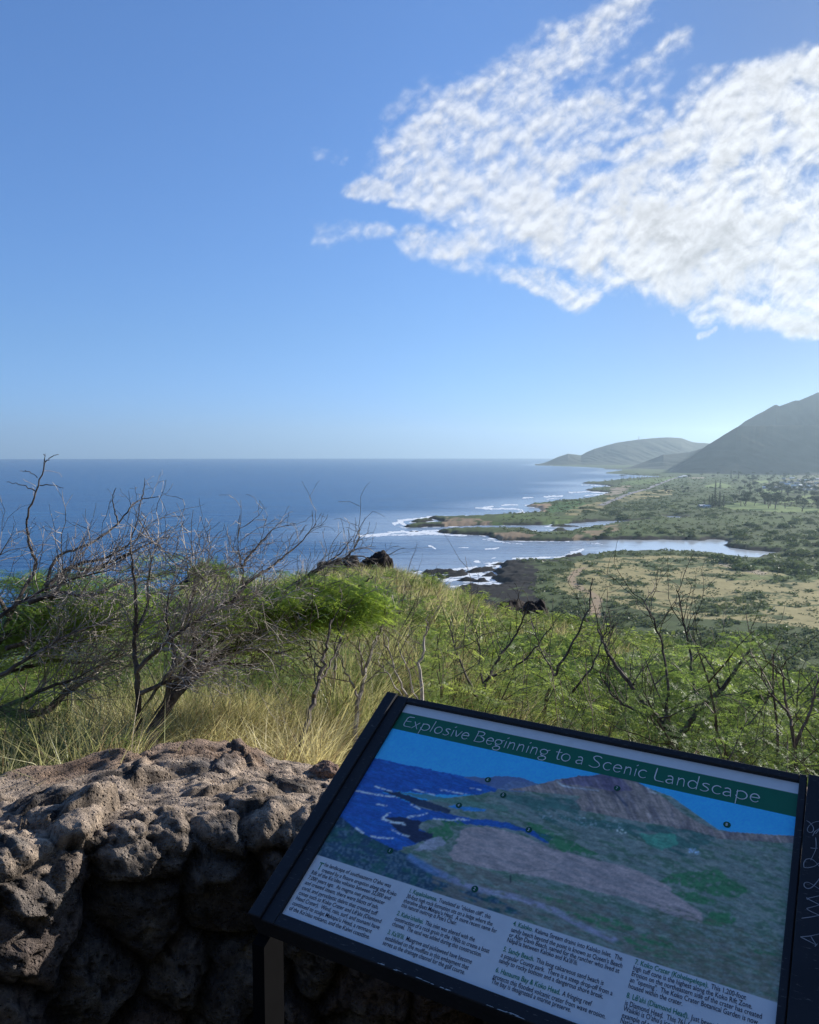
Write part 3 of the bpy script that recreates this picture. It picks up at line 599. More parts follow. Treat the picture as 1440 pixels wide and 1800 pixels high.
def slab(mb,a0,a1,b0,b1,h0,h1,bev=.0016):
    A=[(a0,b0),(a1,b0),(a1,b1),(a0,b1)]; B=[(a0+bev,b0+bev),(a1-bev,b0+bev),(a1-bev,b1-bev),(a0+bev,b1-bev)]
    P_=[S3(a,b,h0) for a,b in A]+[S3(a,b,h1-bev) for a,b in A]+[S3(a,b,h1) for a,b in B]
    F_=[(0,1,2,3)]+[(i,i+4,(i+1)%4+4,(i+1)%4) for i in range(4)]+[(i+4,i+8,(i+1)%4+8,(i+1)%4+4) for i in range(4)]+[(11,10,9,8)]
    mb.add(np.array(P_)-BASE,F_)
fr=MB()
slab(fr,-.0555,-.0285,-.0155,.546,-.05,.013); slab(fr,-.0283,0,-.0155,.5462,-.046,.007)
slab(fr,.0003,.7997,-.0155,0,-.046,.0075); slab(fr,.0003,.7997,PH,.5462,-.046,.0075); slab(fr,.80,.8122,-.0155,.5462,-.05,.009)
slab(fr,.0,.80,-.0005,PH+.0005,-.03,-.006)
fr.build('frame',mframe,sign)
def leg(parent,a,base,extra=0):
    mb=MB(); hv=np.array([ev[0],ev[1],0]); hv/=np.linalg.norm(hv); hu=np.array([eu[0],eu[1],0]); hu/=np.linalg.norm(hu)
    c0=S3(a,.5455,-.012)
    pts=[]
    for du,dv in((0,0),(.027,0),(.027,-.055),(0,-.055)):
        p_=c0+hu*du+hv*dv; zt=p_[2]-(0 if dv==0 else -.055*(-ev[2]/math.hypot(ev[0],ev[1]))*-1)*0
        # top follows the underside of the frame
        k=(p_-SP0w)@en; zt=p_[2]-(k+.049)/en[2]
        pts.append((p_,zt))
    Vb=[np.array([p_[0],p_[1],FLOOR]) for p_,_ in pts]+[np.array([p_[0],p_[1],z_]) for p_,z_ in pts]
    mb.add(np.array(Vb)-base,[(0,1,2,3),(4,7,6,5),(0,4,5,1),(1,5,6,2),(2,6,7,3),(3,7,4,0)])
    return mb.build('leg',mleg,parent)
mleg=simple('painted_post',(.006,.006,.007),.8,.3,30,.05)
leg(sign,-.0555,BASE); leg(sign,.784,BASE)
# printed panel
WHT=lin((152,157,188))
def alb(c): return np.clip(lin(c)/WHT*.84,0.002,.8)
na,nb=520,340; a_=np.linspace(.0,PW_,na); b_=np.linspace(0,PH,nb); GA,GB=np.meshgrid(a_,b_); PP=S3(GA,GB,0.0)
ipx,ipy=topix(PP)
pic=np.zeros(GA.shape+(3,)); wz=(fbm(ipx/9,ipy/6,seed=110)-.5); ax_,ay_=ipx+wz*9,ipy+wz*6
ang_=.19
rx_=ipx*math.cos(.33)+ipy*math.sin(.33); ry_=ipy*math.cos(.33)-ipx*math.sin(.33)      # along the picture's rows
def pp(m,c,f=1.0):
    m=np.asarray(m,float)*f; pic[:]=pic*(1-m[...,None])+alb(c)*m[...,None]
c7=lambda L:[(600+x/3.4286,1280+y/3.4286) for x,y in L]
c8=lambda L:[(1000+x/3.4286,1320+y/3.4286) for x,y in L]
c5=lambda L:[(960+x/3,1480+y/3) for x,y in L]
below=lambda L:ipy>np.interp(ipx,[p[0] for p in L],[p[1] for p in L])
pp(np.ones(GA.shape),(40,118,192)); pp(sstep(GB,.08,.16),(52,122,188),.5)
land=below([(560,1440),(640,1420),(842,1396),(871,1389),(900,1372),(947,1378),(1020,1365),(1100,1370),(1180,1400),(1262,1458),(1290,1463),(1400,1470)])
pp(land,(72,82,98)); nl=fbm(rx_/26,ry_/6,seed=111); pp(land*sstep(nl,.45,.62),(55,74,78)); pp(land*sstep(fbm(rx_/10,ry_/3,seed=112),.52,.66),(86,92,108),.8)
seaP=c7([(150,165),(200,180),(740,290),(930,340),(935,376),(842,402),(700,400),(560,400),(420,385),(250,385),(330,412),(480,478),(640,515),(800,545),(1000,570),(1090,600),(1285,655),(1230,690),(1100,622),(980,602),(800,582),(700,572),(560,552),(480,562),(455,600),(560,650),(470,690),(380,720),(290,745),(120,655),(60,600),(-80,560),(-300,520)])
pp(inpoly(ax_,ay_,seaP),(30,62,136)); pp(inpoly(ax_,ay_,seaP)*sstep(fbm(rx_/14,ry_/3,seed=113),.5,.7),(30,74,150),.7)
pp(inpoly(ax_,ay_,c7([(630,465),(760,470),(880,490),(860,505),(700,490)])),(38,84,150))
pp(inpoly(ipx,ipy+wz*2,c7([(735,293),(800,290),(850,300),(930,290),(1010,288),(1090,300),(1160,328),(1190,342),(1100,385),(1000,380),(930,362),(820,325)])),(66,78,124))
MTN=c7([(1000,372),(1190,342),(1290,312),(1420,292)])+c8([(60,150),(120,150),(200,140),(260,140),(320,155),(420,190),(500,240),(590,290),(640,340),(700,385),(780,430),(900,482),(1000,490),(1400,515),(1400,560),(900,530),(600,452),(400,422),(200,382),(0,345)])+c7([(1440,410),(1300,395)])
mt=inpoly(ipx+wz*3,ipy+wz*2,MTN); pp(mt,(98,88,104)); pp(mt*sstep(fbm((ipx-ipy*.4)/7,(ipy)/26,seed=114),.5,.62),(74,68,88),.8); pp(mt*inpoly(ax_,ay_,c8([(-60,190),(0,160),(200,142),(320,160),(380,230),(300,250),(150,220)])),(60,55,100),.6)
for L,wd,cl_ in((c7([(1300,320),(1330,345),(1400,360)]),1.4,(120,125,160)),(c8([(-20,215),(60,225),(180,240)]),1.2,(110,112,145)),(c8([(475,225),(490,245),(525,255)]),1.3,(130,130,160)),(c8([(270,245),(310,290),(350,330)]),2,(40,44,72))):
    pp(sstep(segdist(ipx,ipy,L),wd*1.5,wd*.5),cl_,.8)
veg=inpoly(ax_,ay_,c7([(900,400),(1300,420),(1440,440),(1440,540),(1100,500),(900,440)])+c8([(0,400),(300,430),(700,470),(900,520),(700,640),(300,470),(0,480)])); pp(veg*sstep(nl,.35,.5),(42,68,80),.85)
pp(inpoly(ax_,ay_,c8([(430,500),(640,500),(660,560),(560,600),(470,560)])),(52,100,104),.8)
town=(inpoly(ipx,ipy,c8([(-200,330),(100,390),(360,430),(350,500),(150,470),(-200,400)])) )*sstep(fbm(ipx/2.2,ipy/2.0,oct=2,seed=115),.68,.80); pp(town,(115,125,160),.6)
pp(sstep(fbm(ipx/2.5,ipy/2.2,oct=2,seed=116),.6,.7)*inpoly(ipx,ipy,c8([(290,470),(350,470),(350,500),(290,500)])),(150,160,190)); pp(inpoly(ipx,ipy,c8([(720,590),(760,580),(800,625),(720,620)]))*sstep(fbm(ipx/2.5,ipy/2,seed=117),.45,.6),(110,130,190))
SAN=c7([(735,610),(800,592),(900,598),(1080,642),(1280,730),(1440,770)])+c8([(150,655),(330,690),(480,750),(620,825)])+c5([(660,265),(830,380),(815,425),(700,400),(400,290),(200,250),(0,195)])+c7([(1200,900),(900,850),(680,800),(650,760)])
sn_=inpoly(ax_,ay_,SAN); pp(sn_,(108,98,120)); pp(sn_*sstep(fbm(rx_/30,ry_/5,seed=118),.48,.65),(92,86,108),.8)
for G in (c8([(535,785),(640,740),(760,725),(900,715),(1000,790),(1090,835),(1010,890),(870,870),(720,820)]),c8([(600,840),(750,850),(880,905),(860,935),(700,900)]),c7([(1110,570),(1200,580),(1290,640),(1440,700),(1440,745),(1330,745),(1200,655)]),c8([(-20,560),(60,570),(190,625),(100,630),(-20,600)]),
          c5([(0,290),(70,300),(140,350),(250,380),(470,440),(440,480),(300,460),(140,390),(0,320)]),c5([(400,500),(560,480),(660,530),(720,590),(600,610),(470,570)]),c5([(820,430),(870,370),(980,380),(1010,410),(930,450)]),c7([(520,600),(640,585),(680,640),(600,700),(530,660)]),c5([(1090,555),(1210,590),(1220,610),(1100,590)]),c7([(600,545),(720,560),(760,590),(620,590)])):
    pp(inpoly(ax_,ay_,G)*sstep(fbm(ipx/5,ipy/4,seed=119),.28,.42),(38,76,62),.9)
pp(inpoly(ax_,ay_,c7([(250,380),(340,385),(520,440),(660,490),(640,515),(480,475),(330,410)])),(30,38,66)); pp(inpoly(ax_,ay_,c7([(340,385),(520,400),(700,430),(1000,470),(1000,500),(760,470),(560,440)])),(58,84,92),.8)
pp(inpoly(ax_,ay_,c7([(270,540),(360,535),(480,560),(470,620),(560,640),(540,680),(440,690),(330,610)])),(28,34,62)); pp(inpoly(ax_,ay_,c7([(530,670),(600,655),(640,700),(560,730),(430,740)])),(104,104,140),.8)
SCR=c7([(-200,540),(0,535),(100,620),(260,700),(400,760),(560,860),(700,930),(900,1000),(1100,1120),(-300,1100)])
sq=inpoly(ax_,ay_,SCR); pp(sq,(28,46,76)); pp(sq*sstep(fbm(ipx/4,ipy/4,seed=120),.5,.62),(58,76,104),.7); pp(sq*sstep(fbm(ipx/14,ipy/9,seed=121),.5,.62),(24,58,62),.6)
low=below([(700,1500),(760,1530),(900,1600),(1000,1645),(1360,1700)])*below([(560,1500),(700,1540),(1000,1640),(1360,1760)]); 
pp((GB>.33)*(ipx>760)*sstep(fbm(rx_/18,ry_/4,seed=122),.42,.56),(72,72,84),.8); pp((GB>.3)*(ipx>1150)*sstep(fbm(rx_/9,ry_/3,seed=123),.5,.6),(60,66,68),.7)
pth=segdist(ax_,ay_,[(722,1508),(760,1530),(835,1562),(905,1577),(975,1600),(1007,1619),(1043,1637),(1080,1652)]); pp(sstep(pth,8,2)*sstep(fbm(rx_/12,ry_/5,seed=131),.25,.5),(98,98,140),.85); pp(sstep(pth,10,3)*sstep(ipx,830,740),(48,74,128),.8)
pp(sstep(segdist(ipx,ipy,c7([(1020,870),(1290,850)])),1.4,.4),(60,58,74),.6); pp(sstep(segdist(ipx,ipy,c7([(1020,885),(1020,930)])),1.6,.6),(30,30,50))
for L,wd in((c7([(90,378),(210,400),(330,416)]),1.6),(c7([(205,352),(300,380)]),1.3),(c7([(215,458),(270,466)]),1.4),(c7([(440,370),(560,402)]),1.2),(c7([(600,372),(700,388),(760,398)]),1.3),(c7([(290,512),(245,545),(300,565),(380,577)]),2.0),(c7([(400,538),(520,515)]),1.6),(c7([(420,460),(470,485)]),1.6),(c7([(560,548),(660,556),(760,550)]),1.2),(c7([(300,608),(360,640),(410,652)]),1.5),(c7([(180,650),(240,662),(320,662)]),1.6),(c7([(90,602),(130,632)]),2.0),(c7([(700,545),(770,550)]),1.0),(c7([(780,362),(840,372)]),1.0)):
    pp(sstep(segdist(ipx+wz*5,ipy+wz*3,L),wd*1.4,wd*.5)*sstep(fbm(ipx/3,ipy/2,seed=124),.3,.5),(150,172,215))

for _ in range(1):               # the print is a photograph: no hard outlines
    pic[1:-1,1:-1]=(pic[:-2,1:-1]+pic[2:,1:-1]+pic[1:-1,:-2]+pic[1:-1,2:]+2*pic[1:-1,1:-1])/6
gr=fbm(rx_/5,ry_/2.4,seed=132,oct=5); gr2=fbm(rx_/16,ry_/4.5,seed=133,oct=4); lm=(land&~inpoly(ax_,ay_,seaP)).astype(float); pic*=(1+lm*((gr-.5)*.5+(gr2-.5)*.55))[...,None]; rdg=np.abs(fbm((ipx-ipy*.55)/8,ipy/30,seed=134,oct=4)-.5)*2; pic*=(1+mt*(rdg-.28)*.9)[...,None]; sw_=fbm(rx_/7,ry_/2,seed=135,oct=4); pic*=(1+inpoly(ax_,ay_,seaP)*(sw_-.5)*.6)[...,None]
pic*=np.where((GB>.0738)&(GB<=.3975),1.85,0)[...,None]*np.where(lm>0,1,0)[...,None]*np.array([1.06,1.04,.86])+np.where((GB>.0738)&(GB<=.3975),1.45,1.12)[...,None]*np.where((lm>0)&(GB>.0738)&(GB<=.3975),0,1)[...,None]*np.array([1.,1.03,.97]); pic*=(.86+.28*fbm(ipx/2.2,ipy/2.0,oct=2,seed=125))[...,None]
ts=GB>.3975
pp(ts,(152,157,188)); gb0,gb1=.0245,.0738
pp((GB>gb0)&(GB<=gb1),(10,72,64)); pp(GB<=gb0,(152,157,188)); pic*=(.95+.1*fbm(GA*60,GB*60,seed=126))[...,None]
mp,t,o=mat('printed_panel'); c=t.new('ShaderNodeTexCoord'); nn=t.noise(c.outputs['Object'],300,3,.6)
pbsdf(t,o,attr(t,'Col'),.36,.35,bump(t,nn,.06,.001))
link('printed_panel',mesh('printed_panel',(PP-BASE).reshape(-1,3),gridfaces(nb,na)[:,::-1].copy(),False,{'Col':pic.reshape(-1,3)}),mp,sign)
# lettering
mt_dark=simple('dark_ink',tuple(alb((20,22,44))),.4,.1); mt_green=simple('green_ink',tuple(alb((12,84,74))),.4,.1); mt_white=simple('white_ink',tuple(alb((172,190,200))),.4,.05); mt_dot=simple('dot_ink',tuple(alb((12,56,48))),.4,.05)
def text_mesh(s,bold=0.0):
    cu=bpy.data.curves.new('text','FONT'); cu.body=s; cu.size=1.0; cu.offset=bold; cu.resolution_u=3; ob=bpy.data.objects.new('text',cu); COL.objects.link(ob)
    me=bpy.data.meshes.new_from_object(ob); n=len(me.vertices); v=np.zeros(n*3); 
    if n: me.vertices.foreach_get('co',v)
    F_=[tuple(p.vertices) for p in me.polygons]; bpy.data.objects.remove(ob); bpy.data.curves.remove(cu); bpy.data.meshes.remove(me); return v.reshape(-1,3),F_
def put_text(mb,s,a,b,size,wx=1.0,bold=0,h=.0009):
    v,F_=text_mesh(s,bold)
    if len(v)==0: return 0
    mb.add(S3(a+v[:,0]*size*wx,b-v[:,1]*size,h)-BASE,F_); return v[:,0].max()*size*wx
SIZE=.0110; BL=.0038
def wfit(s,p0,p1):
    v,_=text_mesh(s); return (uv(*p1)[0]-uv(*p0)[0])/(v[:,0].max()*SIZE)
def column(lines,ref):
    k=wfit(*ref); body=MB()
    for p_,hd,bd in lines:
        a,b=uv(*p_); b+=BL
        if hd: head=MB(); a+=put_text(head,hd,a,b,SIZE*1.04,k*1.04,.010)+.0035; head.build('heading',mt_green,sign)
        if bd: put_text(body,bd,a,b,SIZE,k,.004)
    body.build('body_text',mt_dark,sign)
c1=lambda x,y:(490+x/6.261,1500+y/6.261)
column([(c1(510,122),None,"he landscape of southeastern O'ahu was"),(c1(480,182),None,"created by a fissure eruption along the Koko"),(c1(365,206),None,"Rift of the Ko'olau volcano between 32,000 and"),(c1(330,262),None,"7,000 years ago.  As magma met groundwater"),(c1(296,318),None,"and created steam, there were blasts of ash,"),(c1(262,376),None,"coral, and pyroclastic debris that created tuff"),(c1(228,432),None,"cones such as Koko Crater and L\u0113'ahi (Diamond"),(c1(194,488),None,"Head Crater).  Wind, rain, surf, and tsunami have"),(c1(158,545),None,"continued to sculpt Makapu'u Head, a remnant"),(c1(122,600),None,"of the Ko'olau volcano, and the Kaiwi coastline.")],("of the Ko'olau volcano, and the Kaiwi coastline.",c1(122,600),c1(1015,905)))
dc=MB(); a,b=uv(*c1(440,130)); put_text(dc,'T',a,b+.0085,.022,.75); dc.build('initial',mt_green,sign)
c2=lambda x,y:(660+x/6,1540+y/6)
column([(c2(358,152),"1. Kapaliokamoa.","Translated as \"chicken cliff\", this"),(c2(332,208),None,"30-foot high rock formation sits on a ledge where the"),(c2(302,256),None,"shoreline abuts Makapu'u Head.  A more recent name for"),(c2(280,304),None,"this natural outcrop is Pele's Chair."),(c2(232,390),"2. Kaho'ohaihai.","This inlet was altered with the"),(c2(208,446),None,"construction of a rock groin in the 1960s to create a boat"),(c2(182,500),None,"channel.  The sand was added during this construction."),(c2(134,588),"3. Ka'ili'ili.","Mangrove and pickleweed have become"),(c2(108,648),None,"established on the mudflats in this embayment that"),(c2(82,700),None,"serves as the drainage channel for the golf course.")],("construction of a rock groin in the 1960s to create a boat",c2(208,446),c2(1212,770)))
c3=lambda x,y:(850+x/5.538,1600+y/5.538)
column([(c3(292,128),"4. Kaloko.","Kalama Stream drains into Kaloko Inlet.  The"),(c3(272,186),None,"sandy beach beyond the point is known as Queen's Beach"),(c3(252,236),None,"or Alan Davis Beach, named for the rancher who lived at"),(c3(232,286),None,"N\u0101p\u0101'ia between Kaloko and Ka'ili'ili."),(c3(196,376),"5. Sandy Beach.","This long calcareous sand beach is"),(c3(174,434),None,"a popular County park.  There is a steep drop-off from a"),(c3(155,486),None,"sandy to rocky bottom and a dangerous shore break."),(c3(122,578),"6. Hanauma Bay & Koko Head.","A fringing reef"),(c3(97,640),None,"protects this flooded volcanic crater from wave erosion."),(c3(80,688),None,"The bay is designated a marine preserve.")],("sandy beach beyond the point is known as Queen's Beach",c3(272,186),c3(1358,520)))
c4=lambda x,y:(1080+x/4.8,1660+y/4.8)
column([(c4(175,146),"7. Koko Crater (Kohelepelepe).","This 1,200-foot"),(c4(160,196),None,"high tuff cone is the highest along the Koko Rift Zone."),(c4(146,244),None,"Erosion on the northeastern side of the crater has created"),(c4(133,296),None,"an \"opening\".  The Koko Crater Botanical Garden is now"),(c4(120,346),None,"housed within the crater."),(c4(105,428),"8. L\u0113'ahi (Diamond Head).","Just beyond"),(c4(90,490),None,"is Diamond Head.  This 761-foot high cone above"),(c4(78,538),None,"Waikiki is O'ahu's iconic landmark and a fine"),(c4(65,594),None,"example of a volcanic tuff cone.  It is a"),(c4(52,640),None,"National Natural Landmark.")],("Erosion on the northeastern side of the crater has created",c4(146,244),c4(1248,585)))
# numbered dots on the picture
for n_,p_ in((6,(858,1371)),(5,(885,1398)),(4,(807,1416)),(3,(930,1459)),(1,(686,1496)),(2,(835,1563)),(7,(1085,1386)),(8,(1278,1450))):
    a,b=uv(*p_); dm=MB(); k=np.arange(28)/28*2*math.pi; rr=.0062
    dm.add(np.concatenate([S3(a+np.cos(k)*rr,b+np.sin(k)*rr,.0008)])-BASE,[tuple(range(27,-1,-1))]); d_=dm.build('numbered_dot',mt_dot,sign)
    nm=MB(); put_text(nm,str(n_),a-.0024,b+.003,.0085,.9,.01,.0014); nm.build('numeral',mt_white,d_)
# title in thin strokes
def arc(cx,cy,rx,ry,a0,a1,n=14): return [(cx+rx*math.cos(R(a0+(a1-a0)*i/n)),cy+ry*math.sin(R(a0+(a1-a0)*i/n))) for i in range(n+1)]
GL={'E':(.62,[[(.50,1.0),(.08,.97),(.04,.02),(.58,.03)],[(.06,.52),(.44,.55)]]),
'x':(.5,[[(.02,.64),(.46,-.02)],[(.46,.62),(.0,-.03)]]),'p':(.58,[[(.12,.66),(.10,-.42)],arc(.30,.32,.25,.31,150,-165)]),
'l':(.2,[[(.12,1.08),(.08,0.0)]]),'o':(.60,[arc(.30,.31,.27,.32,80,440)]),'s':(.42,[[(.36,.58),(.24,.64),(.10,.58),(.10,.45),(.28,.32),(.36,.2),(.28,.03),(.14,-.01),(.02,.06)]]),
'i':(.2,[[(.10,.62),(.10,0)],[(.08,.86),(.18,.98)]]),'v':(.48,[[(.02,.63),(.22,0),(.46,.66)]]),'e':(.56,[[(.05,.33),(.5,.36)]+arc(.29,.32,.23,.31,10,325)]),
'B':(.62,[[(.10,1.0),(.08,.02)],[(.04,.98),(.34,1.0),(.47,.88),(.42,.66),(.12,.54)],[(.30,.56),(.54,.42),(.55,.18),(.36,.02),(.04,.03)]]),
'g':(.58,[arc(.26,.40,.21,.22,0,360),[(.42,.55),(.58,.64)],[(.16,.2),(.14,.06),(.42,.02),(.5,-.14),(.38,-.34),(.16,-.36),(.03,-.22),(.12,-.06),(.3,.0)]]),
'n':(.56,[[(.10,.64),(.09,0)],[(.09,.42),(.22,.6),(.36,.62),(.44,.5),(.46,0)]]),'t':(.40,[[(.18,.92),(.17,.14),(.24,.0),(.36,.04)],[(.0,.62),(.38,.66)]]),
'a':(.54,[[(.10,.56),(.26,.64),(.40,.56),(.44,.0)],[(.42,.34),(.2,.34),(.06,.22),(.08,.06),(.24,.0),(.42,.12)]]),
'S':(.60,[[(.52,.88),(.40,1.0),(.20,.98),(.10,.82),(.20,.62),(.42,.46),(.52,.26),(.42,.04),(.2,-.02),(.0,.08)]]),'c':(.50,[arc(.30,.32,.25,.32,48,315)]),
'L':(.58,[[(.10,1.04),(.06,.03),(.56,.02)]]),'d':(.60,[[(.50,1.08),(.47,0)],arc(.26,.32,.22,.31,30,330)])}
z1=lambda x,y:(690+x/4,1240+y/4); z2=lambda x,y:(1000+x/3.512,1290+y/3.512)
starts=[("E",z1(78,128),z1(142,140)),("x",z1(142,145),z1(186,150)),("p",z1(190,158),z1(262,165)),("l",z1(268,165),z1(290,165)),("o",z1(296,172),z1(352,180)),("s",z1(360,186),z1(408,192)),("i",z1(412,194),z1(434,198)),("v",z1(438,198),z1(484,206)),("e",z1(486,208),z1(542,216)),
("B",z1(576,228),z1(656,238)),("e",z1(660,244),z1(716,250)),("g",z1(718,254),z1(784,262)),("i",z1(788,266),z1(808,270)),("n",z1(812,272),z1(872,282)),("n",z1(878,286),z1(936,296)),("i",z1(944,300),z1(964,304)),("n",z1(972,306),z1(1030,316)),("g",z1(1036,320),z1(1106,330)),("t",z1(1146,344),z1(1192,350)),("o",z1(1190,354),z1(1256,362)),
("a",z2(44,156),z2(98,162)),("S",z2(132,170),z2(208,180)),("c",z2(212,188),z2(266,192)),("e",z2(274,200),z2(334,208)),("n",z2(342,212),z2(398,220)),("i",z2(406,222),z2(426,226)),("c",z2(430,230),z2(486,236)),("L",z2(526,250),z2(598,258)),("a",z2(600,264),z2(660,270)),("n",z2(668,276),z2(728,286)),("d",z2(736,290),z2(812,300)),("s",z2(816,302),z2(880,312)),("c",z2(884,320),z2(946,328)),("a",z2(952,330),z2(1018,342)),("p",z2(1026,346),z2(1110,354)),("e",z2(1118,362),z2(1186,374))]
tm=MB(); CAPH=.0285; BASEV=.0615
def stroke(mb,pts,w0,h,jit=0):
    P_=np.array(pts,float); n=len(P_); T=np.gradient(P_,axis=0); T/=np.linalg.norm(T,axis=1)[:,None]+1e-9; N=np.stack([-T[:,1],T[:,0]],1)
    wv=w0*(1+.25*np.sin(np.linspace(0,3,n)*1.7))[:,None]/2; L_=P_+N*wv; R__=P_-N*wv
    V=np.concatenate([S3(L_[:,0],L_[:,1],h),S3(R__[:,0],R__[:,1],h)])-BASE
    mb.add(V,[(i,i+1,n+i+1,n+i) for i in range(n-1)])
for ch,p0,p1 in starts:
    a0=uv(*p0)[0]; a1=uv(*p1)[0]; wd,st=GL[ch]
    for s_ in st:
        P_=np.array(s_,float)
        if len(P_)>2 and len(P_)<12:                      # round the corners a little
            for _ in range(2):
                Q=[P_[0]]
                for i in range(len(P_)-1): Q+= [P_[i]*.82+P_[i+1]*.18,P_[i]*.18+P_[i+1]*.82]
                P_=np.array(Q+[P_[-1]])
        stroke(tm,[(a0+x/wd*(a1-a0)+y*0.0,BASEV-y*CAPH) for x,y in P_],.0017,.0009)
tm.build('title',mt_white,sign)
# scuffed bright edge along the lower frame
mscr=simple('bare_metal',(.55,.53,.50),.35,.3,40,.5,.6); sm=MB(); rg_=random.Random(4)
for i in range(20):
    sm=MB(); a=rg_.uniform(.20,.47); L_=rg_.uniform(.003,.020); w_=rg_.uniform(.0005,.0011)
    b=.5455-rg_.uniform(0,.0018); sm.add(np.array([S3(a,b,.0078),S3(a+L_,b-.0002,.0078),S3(a+L_*.8,b-w_,.0078),S3(a+L_*.2,b-w_*1.1,.0078)])-BASE,[(3,2,1,0)]); sm.build('scuff',mscr,sign)

# second sign beside it, only its edge in the picture
OFF=.8138
sign2=empty('information_sign',tuple(BASE+eu*.9)); tag(sign2,'second information sign cut off at the photo edge, its dark frame scratched with pale graffiti','sign'); B1=BASE; BASE=np.array(sign2.location)
fr=MB(); slab(fr,OFF,OFF+.0575,-.0165,.546,-.05,.0115); slab(fr,OFF+.0577,OFF+.83,-.0155,0,-.046,.0075); slab(fr,OFF+.0577,OFF+.83,PH,.546,-.046,.0075); slab(fr,OFF+.8302,OFF+.857,-.0155,.546,-.05,.012); slab(fr,OFF+.0575,OFF+.83,0,PH,-.03,-.006); fr.build('frame',mframe,sign2)
leg(sign2,OFF+.001,BASE); leg(sign2,OFF+.83,BASE)
a2=np.linspace(OFF+.0577,OFF+.83,60); b2=np.linspace(0.0005,PH-.0005,50); A2,B2=np.meshgrid(a2,b2); c2_=np.zeros(A2.shape+(3,)); c2_[:]=alb((152,157,188))
pm=(B2>.0738)&(B2<.4); c2_[pm]=alb((60,90,130)); pl_=pm&(B2>.2+.05*fbm(A2*9,B2*0,seed=130)); c2_[pl_]=alb((80,84,92)); c2_[(B2>.0245)&(B2<=.0738)]=alb((8,58,58))
link('printed_panel',mesh('printed_panel',(S3(A2,B2,0)-BASE).reshape(-1,3),gridfaces(50,60)[:,::-1].copy(),False,{'Col':c2_.reshape(-1,3)}),mp,sign2)
gz=lambda L:[uv(1340+x/3.75,1320+y/3.75) for x,y in L]
mgr=simple('scratch',(.30,.29,.30),.6,.3,90)
for L in ([(250,1255),(300,1280),(358,1310)],[(250,1255),(310,1250),(374,1236)],[(318,1250),(335,1280),(355,1308)],[(345,1318),(362,1300)],[(258,1132),(320,1124),(378,1112)],[(372,1112),(320,1088),(285,1068),(330,1058),(376,1044)],[(376,1044),(330,1020),(292,1002),(340,992),(390,980)],[(292,995),(296,1012)],
          [(390,850),(355,900),(320,938),(285,938),(268,912),(280,892),(310,895),(350,925),(390,950)],[(274,798),(300,800),(345,790),(390,755)],[(274,798),(270,770),(285,742),(320,738),(350,760),(390,812)],[(350,600),(354,640),(352,680),(318,750)],[(316,668),(340,672),(364,670)],[(290,488),(320,505),(345,545),(325,572),(298,565),(292,545),(310,515),(345,495),(385,492)],[(330,590),(345,560),(390,530)],[(350,575),(375,545),(395,560)]):
    P_=np.array(gz(L)); s=np.linspace(0,1,len(P_)); q=np.linspace(0,1,24); P_=np.stack([np.interp(q,s,P_[:,0]),np.interp(q,s,P_[:,1])],1)
    for _ in range(3): P_[1:-1]=(P_[:-2]+P_[2:]+2*P_[1:-1])/4
    gm=MB(); stroke(gm,P_,.0011,.0119); gm.build('scratch_mark',mgr,sign2)
BASE=B1
# ---------------------------------------------------------------- vegetation on the near slope
def leaf_mat(name,col,tr,var=.35,scale=3.0,useattr=False):
    m,t,o=mat(name); geo=t.new('ShaderNodeNewGeometry'); n=t.noise(geo.outputs['Position'],scale,3,.6)
    oi=t.new('ShaderNodeObjectInfo'); rv=t.m('MULTIPLY_ADD',oi.outputs['Random'],.5,.75)
    base=attr(t,'Col') if useattr else None
    def c_(c): 
        lo=[v*(1-var) for v in c]; hi=[v*(1+var) for v in c]; x=t.mix(n,lo,hi)
        if useattr: x=t.mix(1.0,x,base,'MULTIPLY')
        if not useattr: x=t.mix(oi.outputs['Random'],x,t.vm('MULTIPLY',x,(1.16,.98,.95)))
        return t.vm('SCALE',x,scale=rv)
    d=t.new('ShaderNodeBsdfDiffuse'); t.l.new(c_(col),d.inputs[0]); r=t.new('ShaderNodeBsdfTranslucent'); t.l.new(c_(tr),r.inputs[0])
    a=t.new('ShaderNodeAddShader'); t.l.new(d.outputs[0],a.inputs[0]); t.l.new(r.outputs[0],a.inputs[1])
    gl=t.new('ShaderNodeBsdfGlossy'); gl.inputs['Roughness'].default_value=.45; gl.inputs[0].default_value=(.9,.9,.9,1)
    mx=t.new('ShaderNodeMixShader'); mx.inputs[0].default_value=.03; t.l.new(a.outputs[0],mx.inputs[1]); t.l.new(gl.outputs[0],mx.inputs[2]); t.l.new(mx.outputs[0],o.inputs[0]); return m
M_LEAF=leaf_mat('feathery_leaf',(.068,.110,.032),(.20,.285,.058),.65,9.0)
M_KIA=leaf_mat('bright_leaf',(.062,.11,.027),(.165,.255,.04),.6,9.0)
M_GRASS=leaf_mat('grass_blade',(.50,.50,.50),(.42,.42,.36),.25,5.0,True)
def bark(name,a,b):
    m,t,o=mat(name); c=t.new('ShaderNodeTexCoord'); ob=c.outputs['Object']; n=t.noise(t.vm('MULTIPLY',ob,(1,1,.4)),38,5,.65); n2=t.noise(ob,5,3,.6)
    pbsdf(t,o,t.mix(t.ss(t.m('ADD',n,t.m('MULTIPLY',n2,.6)),.6,1.0),a,b),.85,.2,bump(t,n,.5,.004)); return m
M_DARK=bark('dark_bark',(.05,.04,.036),(.17,.145,.13)); M_GREY=bark('grey_bark',(.17,.145,.13),(.50,.45,.41)); M_TWIG=bark('twig_bark',(.075,.055,.045),(.24,.19,.16))

